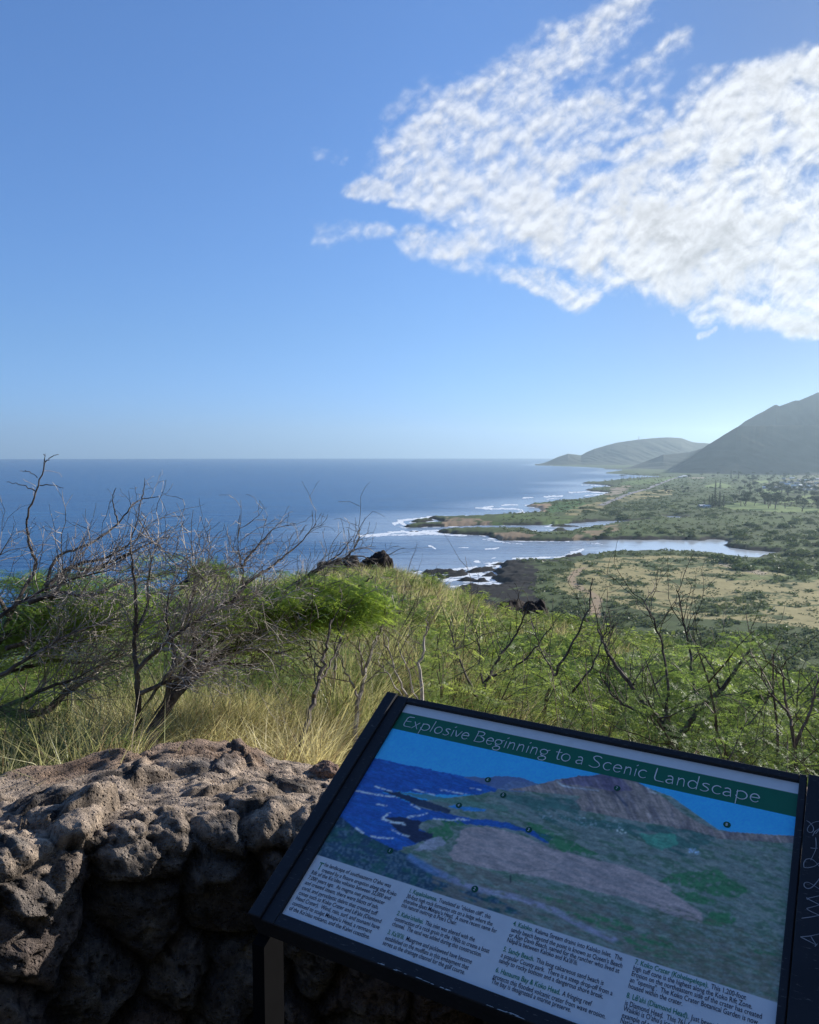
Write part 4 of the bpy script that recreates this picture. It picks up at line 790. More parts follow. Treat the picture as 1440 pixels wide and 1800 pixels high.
def leaf_geom(rng,L=.16,pairs=6,lod=0):
    V=[];F=[]
    droop=rng.uniform(.15,.45)
    def P(y): return np.array([0,y,-droop*y*y/L])
    for i in range(pairs):
        y=L*(.22+.78*i/(pairs-1)); b=P(y); pl=L*.40*(1-.35*abs(i/(pairs-1)-.4)*1.2)*rng.uniform(.85,1.15)
        for s in(-1,1):
            an=R(rng.uniform(52,72)); d=np.array([s*math.sin(an),math.cos(an),-rng.uniform(.05,.4)]); d/=np.linalg.norm(d)
            w=np.cross(d,[0,0,1]); w/=np.linalg.norm(w); up=np.cross(w,d)
            if lod in(0,3):
                nl=9 if lod==0 else 5; kl=1.0 if lod==0 else 1.75
                for k in range(nl):
                    q=b+d*pl*(k+.6)/nl
                    for s2 in(-1,1):
                        ll=.0105*kl*(1-.4*abs(k/nl-.45))*L/.16; tip=q+w*s2*ll*.9+d*ll*.5+up*rng.uniform(-.2,.25)*ll
                        o=len(V); wd=d*.0022*kl*L/.16; V+=[q-wd,q+wd*.6,tip]; F.append((o,o+1,o+2))
            else:
                o=len(V); ww=w*.0095*L/.16*(1.0 if lod==1 else 1.5)
                V+=[b,b+d*pl*.5+ww,b+d*pl,b+d*pl*.5-ww]; F.append((o,o+1,o+2,o+3))
    return np.array(V),F
def frame_from(d,roll):
    d=d/np.linalg.norm(d); x=np.cross(d,[0,0,1.]); 
    if np.linalg.norm(x)<.05: x=np.array([1.,0,0])
    x/=np.linalg.norm(x); z=np.cross(x,d); c,s=math.cos(roll),math.sin(roll); return np.stack([x*c+z*s,d,z*c-x*s],1)
LEAFLIB={}
def leaves(lod):
    if lod not in LEAFLIB:
        rg=random.Random(5+lod); LEAFLIB[lod]=[leaf_geom(rg,.16,4 if lod in(2,3) else 6,lod) for _ in range(5)]
    return LEAFLIB[lod]
class LB:                        # fast gatherer for leaves of one size
    def __init__(s): s.V=[];s.F3=[];s.n=0
    def leaf(s,p,d,sc,rng,lod):
        V,F=rng.choice(leaves(lod)); M=frame_from(np.asarray(d,float),rng.uniform(-.7,.7)); s.V.append((V*sc)@M.T+p); s.F3.append(np.array(F)+s.n); s.n+=len(V)
    def build(s,name,mat_,parent):
        return link(name,mesh(name,np.concatenate(s.V),np.concatenate(s.F3)),mat_,parent)
def wander(rng,p,d,L,n,jit,bias=(0,0,.0)):
    pts=[np.array(p,float)]; d=np.array(d,float); d/=np.linalg.norm(d)
    for i in range(n):
        d=d+np.array([rng.gauss(0,jit),rng.gauss(0,jit),rng.gauss(0,jit)])+np.array(bias); d/=np.linalg.norm(d); pts.append(pts[-1]+d*L/n)
    return pts,d
def make_shrub(seed,h,lod,nst=8,dens=1.0):
    rng=random.Random(seed); root=empty('shrub'); st=MB(); lb=LB()
    for i in range(nst):
        a=i/nst*6.283+rng.uniform(-.4,.4); lean=rng.uniform(.15,.75); d=np.array([math.cos(a)*lean,math.sin(a)*lean,1.0])
        L=h*rng.uniform(.75,1.12); pts,_=wander(rng,(math.cos(a)*.05,math.sin(a)*.05,-.06),d,L,6,.10,(.03,.0,.02)); st.tube(pts,np.linspace(.011,.003,7)*h,5 if lod==0 else 3,cap=False)
        subs=[(pts,1.0)]
        for k in range(2,6):
            if rng.random()<.7:
                aa=rng.uniform(0,6.283); p2,_=wander(rng,pts[k],(math.cos(aa),math.sin(aa),.7),L*.38,4,.15); st.tube(p2,np.linspace(.005,.002,5)*h,3,cap=False); subs.append((p2,.8))
        for pl,wgt in subs:
            n=int((25 if wgt==1 else 15)*dens*(1 if lod<2 else .75))
            for _ in range(n):
                t=rng.uniform(.28 if wgt==1 else .1,1.0)*(len(pl)-1); k=min(int(t),len(pl)-2); p=pl[k]+(pl[k+1]-pl[k])*(t-k); aa=rng.uniform(0,6.283)
                lb.leaf(p,(math.cos(aa)+.15,math.sin(aa),rng.uniform(-.5,.9)),rng.uniform(.50,.92)*(1 if lod==0 else 1.15),rng,3 if lod==0 else lod)
    st.build('stems',M_TWIG,root); lb.build('foliage',M_LEAF,root); return root
def twigs(mb,rng,p,d,L,r,lv,jit=.22,bias=(0,0,.03),fork=.75,seg=5,tips=None,spines=0):
    pts,dd=wander(rng,p,d,L,seg,jit,bias); mb.tube(pts,np.linspace(r,max(r*.45,.0008),seg+1),5 if r>.006 else 3,cap=False)
    if tips is not None: tips.append((pts[-1],dd))
    if lv<=0: return
    for k in range(1,seg+1):
        if rng.random()<fork:
            t=pts[min(k,seg)]-pts[k-1]; t/=np.linalg.norm(t); side=np.array([rng.gauss(0,1),rng.gauss(0,1),rng.gauss(0,.8)]); side-=t*(side@t); side/=np.linalg.norm(side)+1e-9
            an=rng.uniform(.5,1.0); twigs(mb,rng,pts[k],t*math.cos(an)+side*math.sin(an),L*rng.uniform(.32,.6),r*.58,lv-1,jit,bias,fork*.9,max(3,seg-1),tips)
def make_bare(seed,h,nst):
    rng=random.Random(seed); mb=MB()
    for i in range(nst):
        a=rng.uniform(0,6.283); l=rng.uniform(.1,.5); twigs(mb,rng,(math.cos(a)*.05,math.sin(a)*.05,-.08),(math.cos(a)*l+.1,math.sin(a)*l,1),h*rng.uniform(.6,1.05),0.0052*h,2,.13,(0,0,.05),.42,6)
    return mb.build('bare_shrub',M_TWIG)
def slope(x,y): return float(ground(np.array([x]),np.array([y]))[0][0])
def browd(px): return float(np.interp(px,BROW[:,0],BROW[:,1]))
def at_px(px,d):
    r=ray(px,1000); k=d/math.hypot(r[0],r[1]); return r[0]*k,r[1]*k
rs=random.Random(77)
protoA=[make_shrub(100+i,1.0,0,9,1.0) for i in range(5)]; protoB=[make_shrub(200+i,1.0,1,9,1.2) for i in range(4)]
used={}
def drop_copy(proto,x,y,rz,sc,sz=None,dz=0):
    z=slope(x,y)+dz
    if proto.name not in used: used[proto.name]=1; r=proto; r.location=(x,y,z); r.rotation_euler=(0,0,rz); r.scale=(sc,sc,sz or sc); return r
    return place_copy(proto,(x,y,z),rz,sc,sz)
pts_=[]
def ok(x,y,mn): 
    for a,b in pts_:
        if (a-x)**2+(b-y)**2<mn*mn: return False
    pts_.append((x,y)); return True
nsh=0; tries=0
while nsh<178 and tries<6000:
    tries+=1; px=rs.uniform(560,1500) if rs.random()<.88 else rs.uniform(-60,420); B=browd(px); d=2.9+(B+.3-2.9)*rs.random()**.62
    if 420<px<760 and rs.random()<.5: continue
    if px<420 and d<4.6: continue
    if px<1000 and d>11 and rs.random()<.62: continue
    x,y=at_px(px,d)
    if not ok(x,y,.40+.022*d): continue
    top=np.interp(px,[0,420,560,700,900,1100,1300,1500],[.55,.6,.62,.62,.70,.82,.88,.92])*rs.uniform(.6,1.08)*(1 if d>4 else .85)
    s=drop_copy(rs.choice(protoA if d<6.2 else protoB),x,y,rs.uniform(0,6.28),top*1.12,top); nsh+=1
    tag(s,'feathery green leafy shrub in the thicket on the slope beyond the sign','shrub','feathery green shrubs on the slope')
for _ in range(46):               # the thicket goes on past the picture's edges
    px=rs.uniform(1600,2500) if rs.random()<.7 else rs.uniform(-800,-300); d=rs.uniform(4.2,browd(min(px,2100))+.8); x,y=at_px(px,d); s_=place_copy(rs.choice(protoA),(x,y,slope(x,y)),rs.uniform(0,6.28),.95,.8); tag(s_,'feathery green leafy shrub in the thicket on the slope beyond the sign','shrub','feathery green shrubs on the slope')
for px,d,h in ((40,2.8,.38),(20,4.2,.6),(110,4.6,.6),(200,4.4,.5),(480,4.4,.5),(540,3.5,.36),(600,4.2,.45),(170,5.8,.7),(60,6.2,.7)):
    x,y=at_px(px,d); s_=place_copy(rs.choice(protoA),(x,y,slope(x,y)),rs.uniform(0,6.28),h*1.25,h); tag(s_,'low green leafy shrub in the grass beneath the windswept trees','shrub','low shrubs beneath the windswept trees')
# bare shrubs poking out of the thicket
bares=[make_bare(300+i,1.0,3+i%3) for i in range(7)]
nb_=0; pts_=[]; tries=0
while nb_<150 and tries<4000:
    tries+=1; px=rs.uniform(560,1480); B=browd(px); d=3.0+(B+.2-3.0)*rs.random()**.8; x,y=at_px(px,d)
    if not ok(x,y,.22+.022*d): continue
    h=rs.uniform(.7,1.05)*np.interp(d,[3,6,15,25],[.92,.92,.72,.6])
    b_=drop_copy(rs.choice(bares),x,y,rs.uniform(0,6.28),h*.9,h); nb_+=1
    tag(b_,'leafless thin-stemmed shrub standing among the grass and green shrubs','bare shrub','leafless shrubs on the slope')

# single stems and limbs that stand out, traced in space
def P3(px,py,d): return dpt(px,py,d)
def limb(mb,L,r0,r1,n=7,jit=.0,rng=None):
    P_=np.array([P3(*q) for q in L]); s=np.linspace(0,1,len(P_)); q=np.linspace(0,1,len(L)*4); P_=np.stack([np.interp(q,s,P_[:,k]) for k in range(3)],1)
    for _ in range(2): P_[1:-1]=(P_[:-2]+P_[2:]+2*P_[1:-1])/4
    if rng is not None: P_[1:]+=np.array([[rng.gauss(0,jit) for _ in range(3)] for _ in range(len(P_)-1)])
    mb.tube(P_,np.linspace(r0,r1,len(P_)),n); return P_
def dress(mb,rng,P_,every,L,r,lv,up=.5,right=.25,tips=None,t0=.15,fork=.6,jit=.22):
    for i in range(int(len(P_)*t0),len(P_)-1):
        for _ in range(every if every>=1 else (1 if rng.random()<every else 0)):
            t=P_[i+1]-P_[i]; t/=np.linalg.norm(t); sd=np.array([rng.gauss(0,1),rng.gauss(0,1),rng.gauss(0,1)]); sd-=t*(sd@t); sd/=np.linalg.norm(sd)
            d=t*.5+sd*.8+np.array([right,.05,up]); twigs(mb,rng,P_[i]+(P_[i+1]-P_[i])*rng.random(),d,L*rng.uniform(.5,1.1),r,lv,jit,(.02,0,.03),fork,5,tips)
def foot(L):                     # carry the first point of a limb down into the ground
    p=P3(*L[0]); z=slope(p[0],p[1]); return p,z
def sapling(label,limbs,m,seed,tw=.45,L=.22,group=None,cat='bare shrub',name='bare_shrub'):
    rng=random.Random(seed); mb=MB()
    for L_,r0,r1 in limbs:
        P_=limb(mb,L_,r0,r1,6,.004,rng); dress(mb,rng,P_,tw,L,.0028,1,.35,.05,None,.3,.45)
    p,z=foot(limbs[0][0]); q=P3(*limbs[0][0][1]) if len(limbs[0][0])>1 else p; mb.tube([np.array([p[0]-(q[0]-p[0])*.3,p[1],min(z,p[2])-.08]),p],[limbs[0][1]*1.15,limbs[0][1]],6)
    o=mb.build(name,m); return tag(o,label,cat,group)
sapling('dark crooked stem leaning right just beyond the end of the stone wall',[([(530,1312,2.75),(548,1240,2.85),(560,1202,2.9),(568,1164,2.95),(574,1130,3.0),(582,1090,3.05)],.011,.004),([(560,1202,2.9),(585,1160,3.0),(600,1120,3.1)],.005,.002),([(566,1175,2.93),(540,1150,3.0),(520,1130,3.0)],.004,.0015)],M_DARK,11)
sapling('pale grey forked sapling left of the top corner of the sign',[([(625,1300,3.1),(630,1228,3.15),(638,1187,3.2),(659,1126,3.3),(671,1100,3.35),(680,1062,3.4)],.011,.003),([(631,1228,3.15),(609,1184,3.2),(596,1150,3.2)],.006,.002),([(638,1187,3.2),(634,1140,3.3),(628,1100,3.3)],.005,.002)],M_GREY,12)
sapling('bleached dead stem slanting up right above the yellow grass',[([(588,1180,3.6),(598,1125,3.65),(612,1095,3.7),(624,1063,3.7)],.008,.004)],M_GREY,13,.25,.15)
sapling('broad leafless bush with a forked trunk behind the top edge of the sign',[([(1186,1312,4.3),(1180,1291,4.3),(1153,1260,4.3),(1122,1224,4.35),(1089,1178,4.4),(1061,1135,4.45),(1050,1105,4.5)],.021,.005),([(1186,1306,4.3),(1196,1294,4.3),(1226,1251,4.3),(1266,1211,4.35),(1306,1163,4.4),(1328,1123,4.45)],.019,.005),([(1226,1251,4.3),(1225,1233,4.3),(1218,1181,4.4),(1211,1126,4.45),(1202,1089,4.5),(1190,1036,4.5)],.010,.003),([(1168,1275,4.3),(1176,1211,4.35),(1165,1135,4.5),(1147,1083,4.5),(1130,1050,4.55)],.009,.003),([(1140,1262,4.35),(1108,1245,4.4),(1076,1224,4.4),(1055,1181,4.45)],.009,.003),([(1266,1211,4.35),(1250,1170,4.4),(1225,1130,4.5)],.006,.002)],M_DARK,14,.75,.34)
sapling('tall thin curved bare stem rising above the plain left of the forked bush',[([(960,1225,5.0),(989,1161,5.0),(1017,1113,5.05),(1037,1065,5.1),(1041,1016,5.15)],.010,.003),([(1006,1217,5.0),(1037,1181,5.0),(1058,1126,5.1),(1075,1090,5.1)],.008,.003),([(975,1190,5.0),(950,1140,5.05),(935,1090,5.1)],.006,.002)],M_DARK,15,.5,.24)
sapling('dark many-stemmed bare bush above the title of the sign',[([(845,1270,4.6),(850,1215,4.6),(870,1165,4.7),(905,1120,4.8),(925,1075,4.8)],.014,.004),([(848,1240,4.6),(820,1195,4.65),(800,1140,4.7),(790,1095,4.8)],.010,.003),([(860,1190,4.65),(890,1180,4.7),(935,1150,4.75),(960,1110,4.8)],.009,.003),([(850,1225,4.6),(845,1160,4.7),(838,1110,4.75)],.008,.003)],M_DARK,16,.7,.28)
sapling('slender pale-tipped bare stems at the right edge above the second sign',[([(1400,1350,3.9),(1395,1290,3.9),(1380,1230,3.95),(1372,1165,4.0)],.010,.003),([(1398,1310,3.9),(1425,1250,3.95),(1438,1190,4.0)],.008,.003),([(1390,1260,3.9),(1350,1215,3.95),(1335,1170,4.0)],.006,.002)],M_TWIG,17,.6,.25)
sapling('cluster of straight dry stalks leaning left above the sign corner',[([(722,1240,3.3),(700,1190,3.35),(680,1140,3.4),(668,1100,3.4)],.006,.002),([(735,1240,3.3),(718,1185,3.35),(700,1130,3.45)],.005,.002),([(742,1242,3.3),(738,1180,3.4),(745,1120,3.5),(752,1080,3.5)],.009,.003),([(715,1235,3.3),(690,1200,3.3),(670,1165,3.35)],.004,.002)],M_GREY,18,.35,.2)

# two wind-bent trees at the left
def tree(label,limbs,blobs,seed,tw,m):
    rng=random.Random(seed); root=empty('windswept_tree'); p,z=foot(limbs[0][0]); root.location=(p[0],p[1],z); tag(root,label,'tree'); off=np.array(root.location)
    tr=MB(); tg=MB(); lb=LB(); tips=[]
    for i,(L_,r0,r1,kind) in enumerate(limbs):
        P_=limb(tr,L_,r0,r1,8,.0018,rng)
        if kind: dress(tg,rng,P_,kind[0],kind[1],(kind[2] if len(kind)>2 else .0045)*.62,kind[3] if len(kind)>3 else 2,.35,.35,tips,kind[4] if len(kind)>4 else .2,.6)
    q=P3(*limbs[0][0][1]); tr.tube([np.array([p[0]-(q[0]-p[0])*.25,p[1],min(z,p[2]-.1)-.1]),p],[limbs[0][1]*1.2,limbs[0][1]],8)
    for (px,py,d,rx,ry,rd,n) in blobs:                    # leafy sprays gathered on their own twigs
        c=P3(px,py,d)
        k=d/FPX
        for _ in range(max(3,int(n/3.0))):
            while True:
                u=np.array([rng.uniform(-1,1) for _ in range(3)])
                if u@u<1: break
            pc=c+np.array([u[0]*rx*k,u[1]*rd,u[2]*ry*k]); tilt=np.array([rng.gauss(0,.16),rng.gauss(0,.16)]); rad=rng.uniform(.06,.12)
            pw_,_=wander(rng,pc-np.array([.16,0,.05]),(1,rng.uniform(-.5,.5),.25),.24,4,.14); tg.tube(pw_,[.0030,.0025,.002,.0015,.001],3,cap=False)
            for j in range(11):                           # one flat tier of leaves
                aa=rng.uniform(0,6.283); rr=rad*math.sqrt(rng.random()); o_=np.array([math.cos(aa)*rr*1.3,math.sin(aa)*rr,0]); o_[2]=o_[0]*tilt[0]+o_[1]*tilt[1]+rng.gauss(0,.008)
                ad=aa+rng.uniform(-.7,.7); lb.leaf(pc+o_,(math.cos(ad)+.35,math.sin(ad),rng.uniform(-.15,.2)),rng.uniform(.45,.75),rng,3)
    for mbx in (tr,tg): mbx.V=[v-off for v in mbx.V]
    lb.V=[v-off for v in lb.V]
    tr.build('trunk',m,root); tg.build('twigs',M_GREY,root); lb.build('foliage',M_KIA,root); return root
tree('low windswept tree with spiky bare branches over the sea at the left edge',
 [([(-90,1330,3.1),(-40,1285,3.1),(0,1250,3.15),(49,1257,3.2),(86,1249,3.25),(117,1216,3.3),(147,1197,3.3),(190,1165,3.4)],.024,.006,(1,.30)),
  ([(-60,1300,3.1),(-40,1180,3.2),(0,1118,3.3),(37,1108,3.35),(75,1085,3.4),(100,1040,3.4),(115,1000,3.4)],.018,.006,(1,.26)),
  ([(0,1118,3.3),(30,1060,3.35),(62,1000,3.4),(65,988,3.4),(50,959,3.4),(47,922,3.4),(51,897,3.4),(69,851,3.4),(80,812,3.4),(77,798,3.4)],.008,.0016,(.25,.08,.002,0,.5)),
  ([(62,863,3.4),(40,852,3.4),(12,847,3.4)],.0022,.001,None),([(70,853,3.4),(94,852,3.4),(112,858,3.4)],.0022,.001,None),([(80,812,3.4),(90,804,3.4),(103,798,3.4)],.0022,.001,None),([(66,840,3.4),(50,828,3.4),(36,828,3.4)],.0016,.001,None),
  ([(75,1085,3.4),(85,1010,3.45),(100,978,3.5),(130,966,3.5),(165,953,3.5),(208,922,3.55),(229,890,3.55),(250,877,3.6),(278,874,3.6)],.007,.0016,(.3,.12,.002,1,.3)),
  ([(207,922,3.55),(203,900,3.55),(196,880,3.55),(202,857,3.55)],.0035,.0012,(.5,.07,.0014,0)),([(250,877,3.6),(254,858,3.6),(255,840,3.6)],.003,.001,(.5,.06,.0014,0)),
  ([(115,1000,3.4),(180,1000,3.5),(215,985,3.5),(229,972,3.5),(231,947,3.5),(244,909,3.5),(248,880,3.5)],.006,.0014,(.5,.10,.002,1,.3)),
  ([(80,1030,3.4),(120,1000,3.45),(146,988,3.45),(187,982,3.5),(229,955,3.5),(250,942,3.5)],.009,.002,(1,.22,.003,1)),
  ([(140,1010,3.4),(190,990,3.5),(237,970,3.5),(271,949,3.55),(300,944,3.55)],.007,.0015,(.8,.16,.0025,1)),
  ([(20,1090,3.3),(-10,1040,3.3),(-20,1000,3.3),(5,970,3.3)],.009,.002,(.8,.2,.003,2)),
  ([(50,1060,3.2),(110,1040,3.2),(160,1050,3.2),(215,1020,3.25)],.009,.002,(2,.26,.0032,2)),([(0,1246,3.1),(70,1215,3.1),(140,1190,3.1),(210,1150,3.15)],.009,.002,(3,.26,.0032,2)),([(-20,1200,3.0),(60,1150,3.0),(130,1110,3.05),(215,1085,3.1)],.008,.002,(3,.24,.003,2)),([(-30,1100,3.05),(50,1050,3.05),(120,1020,3.1),(200,1000,3.1)],.007,.0015,(3,.2,.0028,2)),([(20,1180,3.3),(90,1160,3.3),(160,1165,3.3),(225,1150,3.35)],.009,.002,(2,.24,.0032,2)),([(10,1140,3.2),(80,1120,3.25),(140,1130,3.3),(190,1110,3.3)],.010,.002,(2,.26,.0032,2))],
 [(60,1030,3.5,80,22,.22,36),(135,1050,3.5,44,26,.2,70),(185,1055,3.45,26,26,.15,50),(180,1085,3.45,24,14,.12,22),(95,1095,3.45,50,18,.2,50),(60,1120,3.4,40,16,.2,36),(120,1075,3.45,40,16,.2,40),(20,1130,3.4,40,20,.25,26),(50,1160,3.5,50,20,.25,20),(-20,1060,3.5,40,50,.3,26)],21,1,M_DARK)
tree('leaning tree with dark slanting trunk and flat green crown behind the wall',
 [([(262,1318,2.75),(275,1275,2.8),(300,1225,2.85),(358,1170,2.95),(393,1147,3.0),(431,1129,3.05),(469,1097,3.15),(510,1082,3.2),(527,1077,3.25),(565,1070,3.3)],.024,.009,(1,.30,.004,2,.3)),
  ([(527,1077,3.25),(519,1056,3.25),(522,1027,3.3),(551,1007,3.35),(577,989,3.4),(609,980,3.4),(622,966,3.4),(628,955,3.4)],.012,.0022,(.8,.20,.003,1,.2)),
  ([(565,1070,3.3),(600,1072,3.35),(624,1039,3.4),(640,1025,3.4),(655,1013,3.4)],.009,.0025,(.4,.10,.002,0)),
  ([(244,1318,2.8),(243,1233,2.8),(241,1184,2.8),(237,1143,2.85),(237,1116,2.85),(259,1072,2.9),(262,1013,2.95),(266,985,2.95)],.012,.002,(.8,.24,.004,2,.3)),
  ([(237,1116,2.85),(240,1087,2.85),(235,1013,2.85),(233,985,2.85),(228,960,2.85)],.008,.002,(.7,.18,.0025,1)),
  ([(300,1225,2.85),(330,1160,2.9),(380,1100,3.0),(425,1040,3.1),(428,1012,3.1),(425,992,3.1),(417,957,3.1),(422,905,3.1)],.008,.0012,(.6,.16,.003,2,.2)),
  ([(425,1000,3.1),(437,977,3.1),(465,945,3.15),(495,917,3.2)],.006,.0014,(.8,.13,.002,1)),
  ([(380,1100,3.0),(420,1040,3.05),(450,1013,3.1),(474,998,3.15),(502,975,3.15),(530,953,3.2),(556,921,3.2)],.008,.0015,(.8,.16,.002,1)),
  ([(470,1060,3.2),(525,1020,3.3),(575,990,3.3),(600,972,3.35),(618,946,3.35)],.007,.0014,(.7,.15,.002,1)),([(575,992,3.3),(622,975,3.35),(665,985,3.4),(710,962,3.4)],.004,.001,(.5,.13,.0015,1)),
  ([(330,1190,2.9),(345,1130,2.95),(330,1080,2.95),(345,1020,3.0),(335,985,3.0)],.011,.002,(2,.26,.0035,2)),([(290,1240,2.8),(310,1150,2.85),(290,1090,2.85),(300,1030,2.9)],.011,.002,(2,.28,.0035,2)),
  ([(300,1210,2.85),(350,1150,2.9),(420,1110,3.0),(480,1075,3.1)],.006,.002,(2,.24,.0032,2)),([(250,1250,2.8),(290,1190,2.8),(350,1130,2.9),(390,1080,2.95)],.006,.002,(3,.26,.0032,2)),([(240,1180,2.75),(290,1130,2.75),(350,1085,2.8),(420,1050,2.85)],.008,.002,(3,.22,.003,2)),([(245,1220,2.75),(310,1190,2.75),(380,1175,2.8)],.008,.002,(3,.22,.003,2)),([(330,1175,2.9),(400,1165,2.95),(450,1170,3.0)],.007,.002,(2,.2,.003,2)),([(400,1145,3.0),(440,1140,3.0),(490,1150,3.05),(530,1135,3.1)],.008,.002,(1,.18,.003,2))],
 [(520,1046,3.3,34,20,.12,60),(575,1038,3.35,34,16,.12,70),(608,1044,3.35,26,12,.1,46),(560,1070,3.3,40,13,.1,56),(600,1080,3.3,30,12,.1,36),(480,1035,3.25,36,18,.12,50),(455,1062,3.2,34,16,.15,40),(400,1060,3.15,44,22,.15,36),(305,1000,3.0,30,16,.12,14),(330,1080,3.1,50,30,.2,26),(430,1110,3.1,50,20,.15,26),(520,1095,3.2,40,10,.1,20)],22,1,M_DARK)
# pale scrap caught in the branches
sc_=MB(); c0=P3(197,995,3.35); k=np.linspace(-1.2,1.5,16); k_=3.35/FPX
V=[];
for a in k:
    for rr in (1.0,.72): V.append((c0[0]+math.cos(a)*5.5*k_*rr,c0[1]+.004*math.sin(a*3),c0[2]+math.sin(a)*11*k_*rr))
    for rr in (.72,1.0): V.append((c0[0]+math.cos(a)*5.5*k_*rr,c0[1]+.003+.004*math.sin(a*3),c0[2]+math.sin(a)*11*k_*rr))
F_=[]
for i in range(15):
    for j in range(4): F_.append((i*4+j,i*4+(j+1)%4,i*4+4+(j+1)%4,i*4+4+j))
sc_.add(np.array(V),F_); tag(sc_.build('plastic_scrap',simple('white_plastic',(.7,.72,.72),.5,.05)),'small curved white scrap caught in the bare branches above the green foliage','scrap')

# grass: one mass of blades
rg=np.random.default_rng(31)
def grass_points(n,pxa,pxb,d0,d1f,pw):
    px=rg.uniform(pxa,pxb,n); B=np.interp(px,BROW[:,0],BROW[:,1]); d=d0+(np.minimum(B+.6,d1f)-d0)*rg.random(n)**pw
    x=(px-CXP)/FPX; a=np.arctan(x); return px,d,d*np.sin(a),d*np.cos(a)
def blades(px,d,x,y,H,wd,lean,cols):
    n=len(x); z=ground(x,y)[0]-.03
    az_=rg.uniform(0,2*np.pi,n); l=lean*rg.uniform(.3,1.6,n); dx=np.cos(az_)*l+.18*lean; dy=np.sin(az_)*l
    wa=rg.uniform(0,np.pi,n); wx_=np.cos(wa)*wd/2; wy_=np.sin(wa)*wd/2
    T=[0,.38,.72,1.0]; V=np.zeros((n,7,3)); 
    for k,t in enumerate(T):
        cx=x+dx*H*t**1.9; cy=y+dy*H*t**1.9; cz=z+H*(t-.30*l*t*t)
        f=[1,.85,.55,0][k]
        if k<3:
            V[:,2*k]=np.stack([cx-wx_*f,cy-wy_*f,cz],1); V[:,2*k+1]=np.stack([cx+wx_*f,cy+wy_*f,cz],1)
        else: V[:,6]=np.stack([cx,cy,cz],1)
    C=np.repeat(cols[:,None,:],7,1); return V.reshape(-1,3),C.reshape(-1,3),n
GV=[];GC=[];GN=0
def colmix(px,d,x,y,dry):
    n=len(px); t=(np.clip(fbm(x/.9,y/.9,seed=140)*1.4-.2,0,1)*.6+rg.random(n)*.55-.15+dry); t=np.clip(t,0,1)[:,None]
    g_=np.array([.13,.19,.045]); y_=np.array([.74,.66,.37]); br=np.array([.30,.22,.13])
    c=g_*(1-t)+y_*t; b_=(rg.random(n)<.14)[:,None]; c=np.where(b_,br,c); return c*rg.uniform(.65,1.25,(n,1))
for n,pa,pb,d0,d1,pw,H0,H1,wd,lean,dry in((9000,-900,-60,2.6,9,.8,.22,.48,.010,.55,.05),(12000,1450,2600,2.8,10,.8,.22,.48,.010,.55,.0),(20000,190,570,2.5,3.3,.8,.18,.38,.0048,.65,.55),(9000,-80,330,2.3,4.5,.8,.20,.42,.005,.6,.05),(11000,560,900,2.9,6,.8,.28,.58,.006,.5,-.05),(26000,300,1500,3.0,9,.75,.20,.44,.007,.6,-.12),(44000,330,1350,8,30,.7,.35,.7,.015,.5,.12),(20000,560,1000,14,30,.7,.30,.6,.014,.5,.36),(9000,-300,400,3.5,14,.8,.22,.45,.011,.5,-.1)):
    px,d,x,y=grass_points(n,pa,pb,d0,d1,pw); cl=fbm(x/.35,y/.35,seed=141); k=cl>.40; px,d,x,y,cl=px[k],d[k],x[k],y[k],cl[k]
    H=rg.uniform(H0,H1,len(px))*np.clip((cl-.40)*3.5+.55,.5,1.15); V,C,nn=blades(px,d,x,y,H,wd*rg.uniform(.6,1.3,len(px)),lean,colmix(px,d,x,y,dry)); GV.append(V);GC.append(C);GN+=nn
base=np.arange(GN)*7
q=np.concatenate([np.stack([base,base+1,base+3,base+2],1),np.stack([base+2,base+3,base+5,base+4],1)]); tr3=np.stack([base+4,base+5,base+6,base+6],1)
me=bpy.data.meshes.new('grass'); Vg=np.concatenate(GV).astype(np.float32); me.vertices.add(len(Vg)); me.vertices.foreach_set('co',Vg.ravel())
li=np.concatenate([q.ravel(),np.stack([base+4,base+5,base+6],1).ravel()]).astype(np.int32); ls=np.concatenate([np.arange(len(q))*4,len(q)*4+np.arange(GN)*3]).astype(np.int32)
me.loops.add(len(li)); me.loops.foreach_set('vertex_index',li); me.polygons.add(len(ls)); me.polygons.foreach_set('loop_start',ls); me.update(calc_edges=True)
Cg=np.concatenate(GC); at=me.color_attributes.new('Col','FLOAT_COLOR','POINT'); at.data.foreach_set('color',np.concatenate([Cg,np.ones((len(Cg),1))],1).astype(np.float32).ravel())
tag(link('grass',me,M_GRASS),'tall yellow and green grass covering the slope','grass',kind='stuff')

